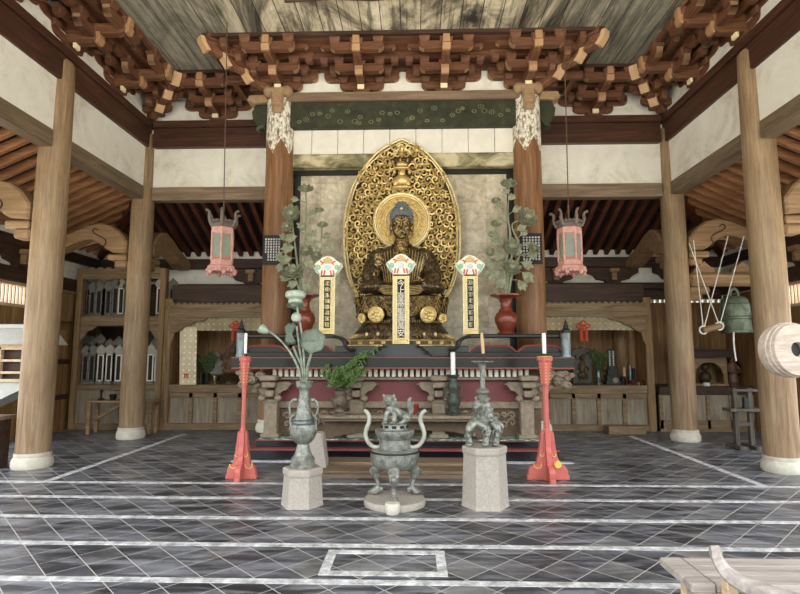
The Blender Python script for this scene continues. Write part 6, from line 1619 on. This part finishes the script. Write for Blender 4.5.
MB().tube(spline([(X-4*k, Y, z(296.5)), (X-3.4*k, Y, z(291.5)), (X, Y, z(288.5)), (X+3.4*k, Y, z(291.5)), (X+4*k, Y, z(296.5))], 5), .028, 8).build('hanging_loop', M['bell'], bt, True)
MB().tube([(X, Y, z(290)), (X, Y, 2.75)], .016, 6).build('hanger', M['iron'], bt)
Yl = 9.55; a, b = at(703.5, 330, Yl), at(719.5, 326, Yl); lg = thing('bell_striker', tuple(a), 'short round wooden striker log slung in white ropes beside the bell', 'striker')
MB().tube([a-(b-a)*.05, a, b, b+(b-a)*.05], [.05, .055, .055, .05], 12).build('log', M['koryo'], lg, True)
mb = MB()
for (x, y), tops in (((703.5, 330), ((693.5, 240, 9.6), (728, 236, 9.6))), ((719.5, 326), ((689, 243, 9.6), (744, 236, 9.6)))):
    p = at(x, y, Yl)
    mb.tube([p+Vector((.07*cos(q), 0, .07*sin(q))) for q in [i*pi/5 for i in range(10)]], .014, 5, closed=True)
    for tx, ty, tY in tops: mb.tube([p, at(tx, ty, tY)], .0085, 5)
mb.build('rope', M['rope'], lg, True)
mb = MB(); mb.tube(spline([(X-.22, Y-.29, z(333)), (X-.23, Y-.29, z(345)), (X-.21, Y-.29, z(361))], 5), .014, 6)
o = mb.build('pull_rope', M['rope'], bt, True)
# counter and small shrine behind the bell
Ys = 10.9; t = thing('wall_counter', (5.95, Ys, 0), 'dark wooden panelled counter behind the bell in the right aisle', 'counter')
MB().b2((5.05, Ys, .72), (6.9, YO-.05, .88), .01).build('counter_top', M['dark_x'], t)
mb = MB(); mb.b2((5.05, Ys+.05, 0), (6.9, Ys+.1, .72)); mb.build('counter_panel', M['panel'], t)
mb = MB()
for x in (5.08, 5.55, 6.0, 6.45, 6.86): mb.b2((x-.035, Ys+.02, .05), (x+.035, Ys+.08, .72), .005)
mb.b2((5.05, Ys+.02, 0), (6.9, Ys+.09, .22)); mb.build('counter_rail', M['cab'], t)
kk = 11.1/F; Y = 11.1; X = at(708, 380, Y).x
t = thing('small_shrine', (X, Y, .883), 'small carved wooden shrine with scalloped roof and arched front under the bell', 'shrine')
z = lambda y: max(.88, at(708, y, Y).z)
mb = MB(); mb.b2((X-.36, Y-.1, .883), (X+.36, Y+.4, .93), .006)
for s in (-1, 1): mb.b2((X+s*.33-.035, Y-.06, .9), (X+s*.33+.035, Y+.0, z(358)), .006)
mb.b2((X-.36, Y+.36, .9), (X+.36, Y+.4, z(358))); mb.build('case', M['cab_z'], t)
pa = [(X-.34, z(358)), (X-.34, z(372))]+[(X-.27*cos(a*pi/10), z(374)+.24*sin(a*pi/10)) for a in range(11)]+[(X+.34, z(372)), (X+.34, z(358))]
MB().prism(pa, Y-.07, Y-.03, 'xz').build('arched_front', M['cab'], t)
MB().prism(scallop(X-.46, X+.46, z(357.5), z(351), 8, .04), Y-.16, Y+.42, 'xz').build('scalloped_roof', M['dark_x'], t)
MB().b2((X-.52, Y-.2, z(351)), (X+.52, Y+.45, z(349)), .01).build('roof_cap', M['dark_x'], t)
mb = MB(); mb.ell((X, Y+.1, 1.05), (.12, .1, .13)); mb.ell((X, Y+.1, 1.25), (.07, .07, .08)); mb.build('inner_figure', M['gold_dark'], t, True)
q = at(708.5, 391, 10.92); o = MB().lathe([(.045, .88), (.06, .89), (.065, .95), (.055, .95)], (q.x, 10.98, 0), 14).build('white_bowl', M['white'], None, True, org=(q.x, 10.98, .88)); tag(o, 'small white bowl on the counter in front of the small shrine', 'bowl')
figX = at(733, 380, 11.1).x
t = thing('carved_figurine', (figX, 11.1, .88), 'dark standing carved figurine to the right of the small shrine', 'figurine')
MB().lathe([(.12, .88), (.12, .94), (.07, .96)], (figX, 11.1, 0), 14).build('pedestal', M['dark_x'], t, True)
mb = MB(); mb.lathe([(.10, .95), (.09, 1.05), (.075, 1.2), (.085, 1.32), (.04, 1.37)], (figX, 11.1, 0), 14); mb.ell((figX, 11.1, 1.43), (.05, .05, .065)); mb.tube([(figX-.08, 11.1, 1.3), (figX-.12, 11.02, 1.18), (figX-.02, 10.99, 1.15)], .03, 7); mb.tube([(figX+.08, 11.1, 1.3), (figX+.12, 11.02, 1.18), (figX+.02, 10.99, 1.15)], .03, 7)
o = mb.build('body', M['figbrown'], t, True); m_ = o.modifiers.new('remesh', 'REMESH'); m_.mode = 'VOXEL'; m_.voxel_size = .012; m_.use_smooth_shade = True
MB().lathe([(.24, 0), (.24, .02), (.20, .03), (.20, .0)], (figX, 11.16, 1.22), 24, axis=Matrix.Rotation(pi/2, 3, 'X')).build('round_halo', M['gold_dark'], t, True)
# trestle stand
Yt = 9.0; a = at(727, 440, Yt)
t = thing('trestle_stand', (at(742, 440, Yt).x, Yt, 0), 'grey weathered wooden trestle with thin legs in front of the counter on the right', 'trestle')
def T(x, y, dy=0): p = at(x, y, Yt); return Vector((p.x, Yt+dy, max(p.z, .0)))
mb = MB(); q0, q1 = T(726, 408), T(771, 408); mb.b2((q0.x, Yt-.12, q0.z-.05), (q1.x, Yt+.12, q0.z), .006); mb.build('shelf', M['trestle'], t)
for x, y0 in ((737, 440), (752, 441)):
    p, q = T(x, y0), T(x+2, 388); MB().b2((p.x-.033, Yt-.04, 0), (p.x+.033, Yt+.04, q.z), .006).build('leg', M['trestle'], t)
p, q = T(730, 389), T(756, 388); MB().b2((p.x, Yt-.06, p.z-.04), (q.x, Yt+.06, p.z), .006).build('top_rail', M['trestle'], t)
for y in (424,): p, q = T(737, y), T(752, y); MB().b2((p.x, Yt-.03, p.z-.03), (q.x, Yt+.03, p.z+.03)).build('stretcher', M['trestle'], t)
for x in (735, 751): p = T(x, 440); MB().b2((p.x-.05, Yt-.22, 0), (p.x+.09, Yt+.22, .06), .006).build('foot', M['trestle'], t)
p = T(742.5, 398); o = MB().b2((p.x-.04, Yt-.1, q0.z), (p.x+.04, Yt-.04, T(742, 397).z), .01).build('dark_bottle', M['black'], None, org=(p.x, Yt-.07, q0.z)); tag(o, 'small dark box standing on the trestle shelf', 'box')
# red extinguisher on a floor hook stand
Yx = 9.15; p = at(755.5, 431, Yx)
t = thing('fire_extinguisher', (p.x, Yx-.25, 0), 'small red fire extinguisher in front of the dark wall beside the right front column', 'fire extinguisher')
xx, yy = p.x, Yx-.28; kz = Yx/F
zt0 = at(755, 430, yy).z
cy = MB().lathe([(.055, zt0), (.06, zt0+.02), (.06, zt0+.21), (.045, zt0+.25), (.02, zt0+.265)], (xx, yy, 0), 16).build('cylinder', M['red'], t, True)
MB().lathe([(.061, zt0+.08), (.062, zt0+.09), (.062, zt0+.13), (.061, zt0+.14)], (xx, yy, 0), 16).build('paper_label', M['ivory'], cy, True)
mb = MB(); mb.b2((xx-.05, yy-.012, zt0+.26), (xx+.03, yy+.012, zt0+.30)); mb.tube(spline([(xx+.02, yy, zt0+.27), (xx+.08, yy, zt0+.2), (xx+.075, yy, zt0+.05)], 4), .01, 6); mb.build('valve', M['iron'], t)
mb = MB(); mb.lathe([(.09, 0), (.09, .015), (.014, .02), (.014, zt0)], (xx, yy, 0), 12); mb.build('stand_pole', M['iron'], t)

# ---------------------------------------------------------------- pale wooden disc at the right edge
c = at(797, 349.5, 3.4); R0 = .168
nd = Vector((.16, -1, .05)).normalized(); A = nd.to_track_quat('Z', 'Y').to_matrix()
t = thing('wooden_drum', (c.x, c.y, c.z), 'thick pale round wooden drum with a dark hole at the right edge', 'drum')
MB().lathe([(R0*.9, -.13), (R0*.98, -.12), (R0*1.04, -.07), (R0*1.04, -.05), (R0*1.0, -.045), (R0*1.02, -.035), (R0*1.01, -.02), (R0*.97, -.016), (R0*.97, .0), (R0*.95, .008), (.047, .008), (.045, .0), (.045, -.1)], tuple(c), 40, axis=A).build('shell', M['palewood'], t, True)
MB().lathe([(.0445, -.09), (.0445, -.02)], tuple(c), 20, axis=A).build('dark_hole', M['black'], t)
d = Vector((.34, .02, 0))
MB().b2((c.x+.24, c.y-.06, 0), (c.x+.34, c.y+.14, c.z+.1), .01).build('stand_post', M['lightwood'], t)
MB().b2((c.x+.1, c.y+.02, c.z-.035), (c.x+.28, c.y+.1, c.z+.035), .01).build('stand_arm', M['lightwood'], t)

# ---------------------------------------------------------------- bench in the right foreground
ZB_ = .45
p = [atz(659, 557, ZB_), atz(692, 584, ZB_)]
t = thing('wooden_bench', (1.9, 2.8, 0), 'pale weathered wooden bench with a curved armrest in the right foreground', 'bench')
xa, y0, y1 = 1.475, 2.635, 2.97
MB().b2((xa, y0, ZB_-.045), (xa+.11, y1, ZB_), .008).build('end_board', M['bench'], t)
mb = MB(); n = 3
for i in range(n):
    w = (y1-y0)/n; mb.b2((xa+.115, y0+i*w+.001, ZB_-.04), (3.0, y0+(i+1)*w-.001, ZB_-.003), .004)
mb.build('seat', M['bench'], t)
MB().b2((xa+.02, y0-.0, ZB_-.11), (3.0, y0+.03, ZB_-.045), .005).build('apron', M['lightwood'], t)
for x, y in ((xa+.12, y0+.05), (xa+.12, y1-.05), (2.9, y0+.05), (2.9, y1-.05)): MB().b2((x-.03, y-.03, 0), (x+.03, y+.03, ZB_-.045), .006).build('leg', M['lightwood'], t)
# armrest: rises at its far end and sweeps down towards the viewer
ya = 2.55
pts = [at(714, 548, ya+.08), at(718, 560, ya+.05), at(728, 573, ya), at(745, 584, ya-.07), at(768, 593, ya-.15), at(800, 603, ya-.24), at(830, 613, ya-.32)]
sp_ = spline(pts, 5); rows = []
for i, q in enumerate(sp_):
    d = (sp_[min(i+1, len(sp_)-1)]-sp_[max(i-1, 0)]).normalized(); side = Vector((-.35, -1, 0)).normalized()*-1; side = (side-d*side.dot(d)).normalized(); up = d.cross(side); up = up if up.z > 0 or abs(up.z) < .2 else -up
    w, h = .04, .022+.006*sin(i/len(sp_)*3)
    rows.append([q+side*a*w+up*b*h for a, b in ((-1, -.7), (-1, .7), (-.7, 1), (.7, 1), (1, .7), (1, -.7), (.7, -1), (-.7, -1), (-1, -.7))])
mb = MB(); mb.sheet(rows); mb.bm.faces.new([v for v in mb.bm.verts][:8]); mb.bm.faces.new([v for v in mb.bm.verts][-9:-1]); bmesh.ops.remove_doubles(mb.bm, verts=mb.bm.verts, dist=.0005); mb.build('armrest', M['bench'], t, True)
q = at(729, 578, ya); MB().b2((q.x-.02, ya-.02, 0), (q.x+.025, ya+.035, q.z-.01), .005).build('arm_post', M['lightwood'], t)
MB().b2((q.x+.05, ya-.0, ZB_-.10), (q.x+.5, ya+.03, ZB_-.05), .004).build('side_rail', M['lightwood'], t)
# ---------------------------------------------------------------- light: overcast daylight through the open front of the hall
w = bpy.data.worlds.new('daylight'); SC.world = w; w.use_nodes = True
nt = w.node_tree; bg = nt.nodes['Background']; bg.inputs['Strength'].default_value = 1.0
tc = nt.nodes.new('ShaderNodeTexCoord'); sx = nt.nodes.new('ShaderNodeSeparateXYZ'); rp = nt.nodes.new('ShaderNodeValToRGB')
nt.links.new(tc.outputs['Generated'], sx.inputs[0]); mr = nt.nodes.new('ShaderNodeMapRange'); mr.inputs['From Min'].default_value = -1
nt.links.new(sx.outputs['Z'], mr.inputs['Value']); nt.links.new(mr.outputs[0], rp.inputs['Fac']); nt.links.new(rp.outputs[0], bg.inputs['Color'])
e = rp.color_ramp.elements                                # unseen court brightened for ceiling, dark tree band added to dim lacquer, cloudy sky
for p, c in ((.0, (1.05, .98, .86, 1)), (.445, (1.1, 1.03, .9, 1)), (.465, (.12, .13, .09, 1)), (.535, (.18, .20, .15, 1)), (.56, (.72, .76, .82, 1)), (.75, (.85, .9, 1.0, 1))):
    q = e.new(p); q.color = c
e.remove(e[0]); e.remove(e[-1])
SC.view_settings.view_transform = 'Standard'; SC.view_settings.look = 'None'; SC.view_settings.gamma = 1
SC.view_settings.use_curve_mapping = False
SC.view_settings.exposure = 2.33
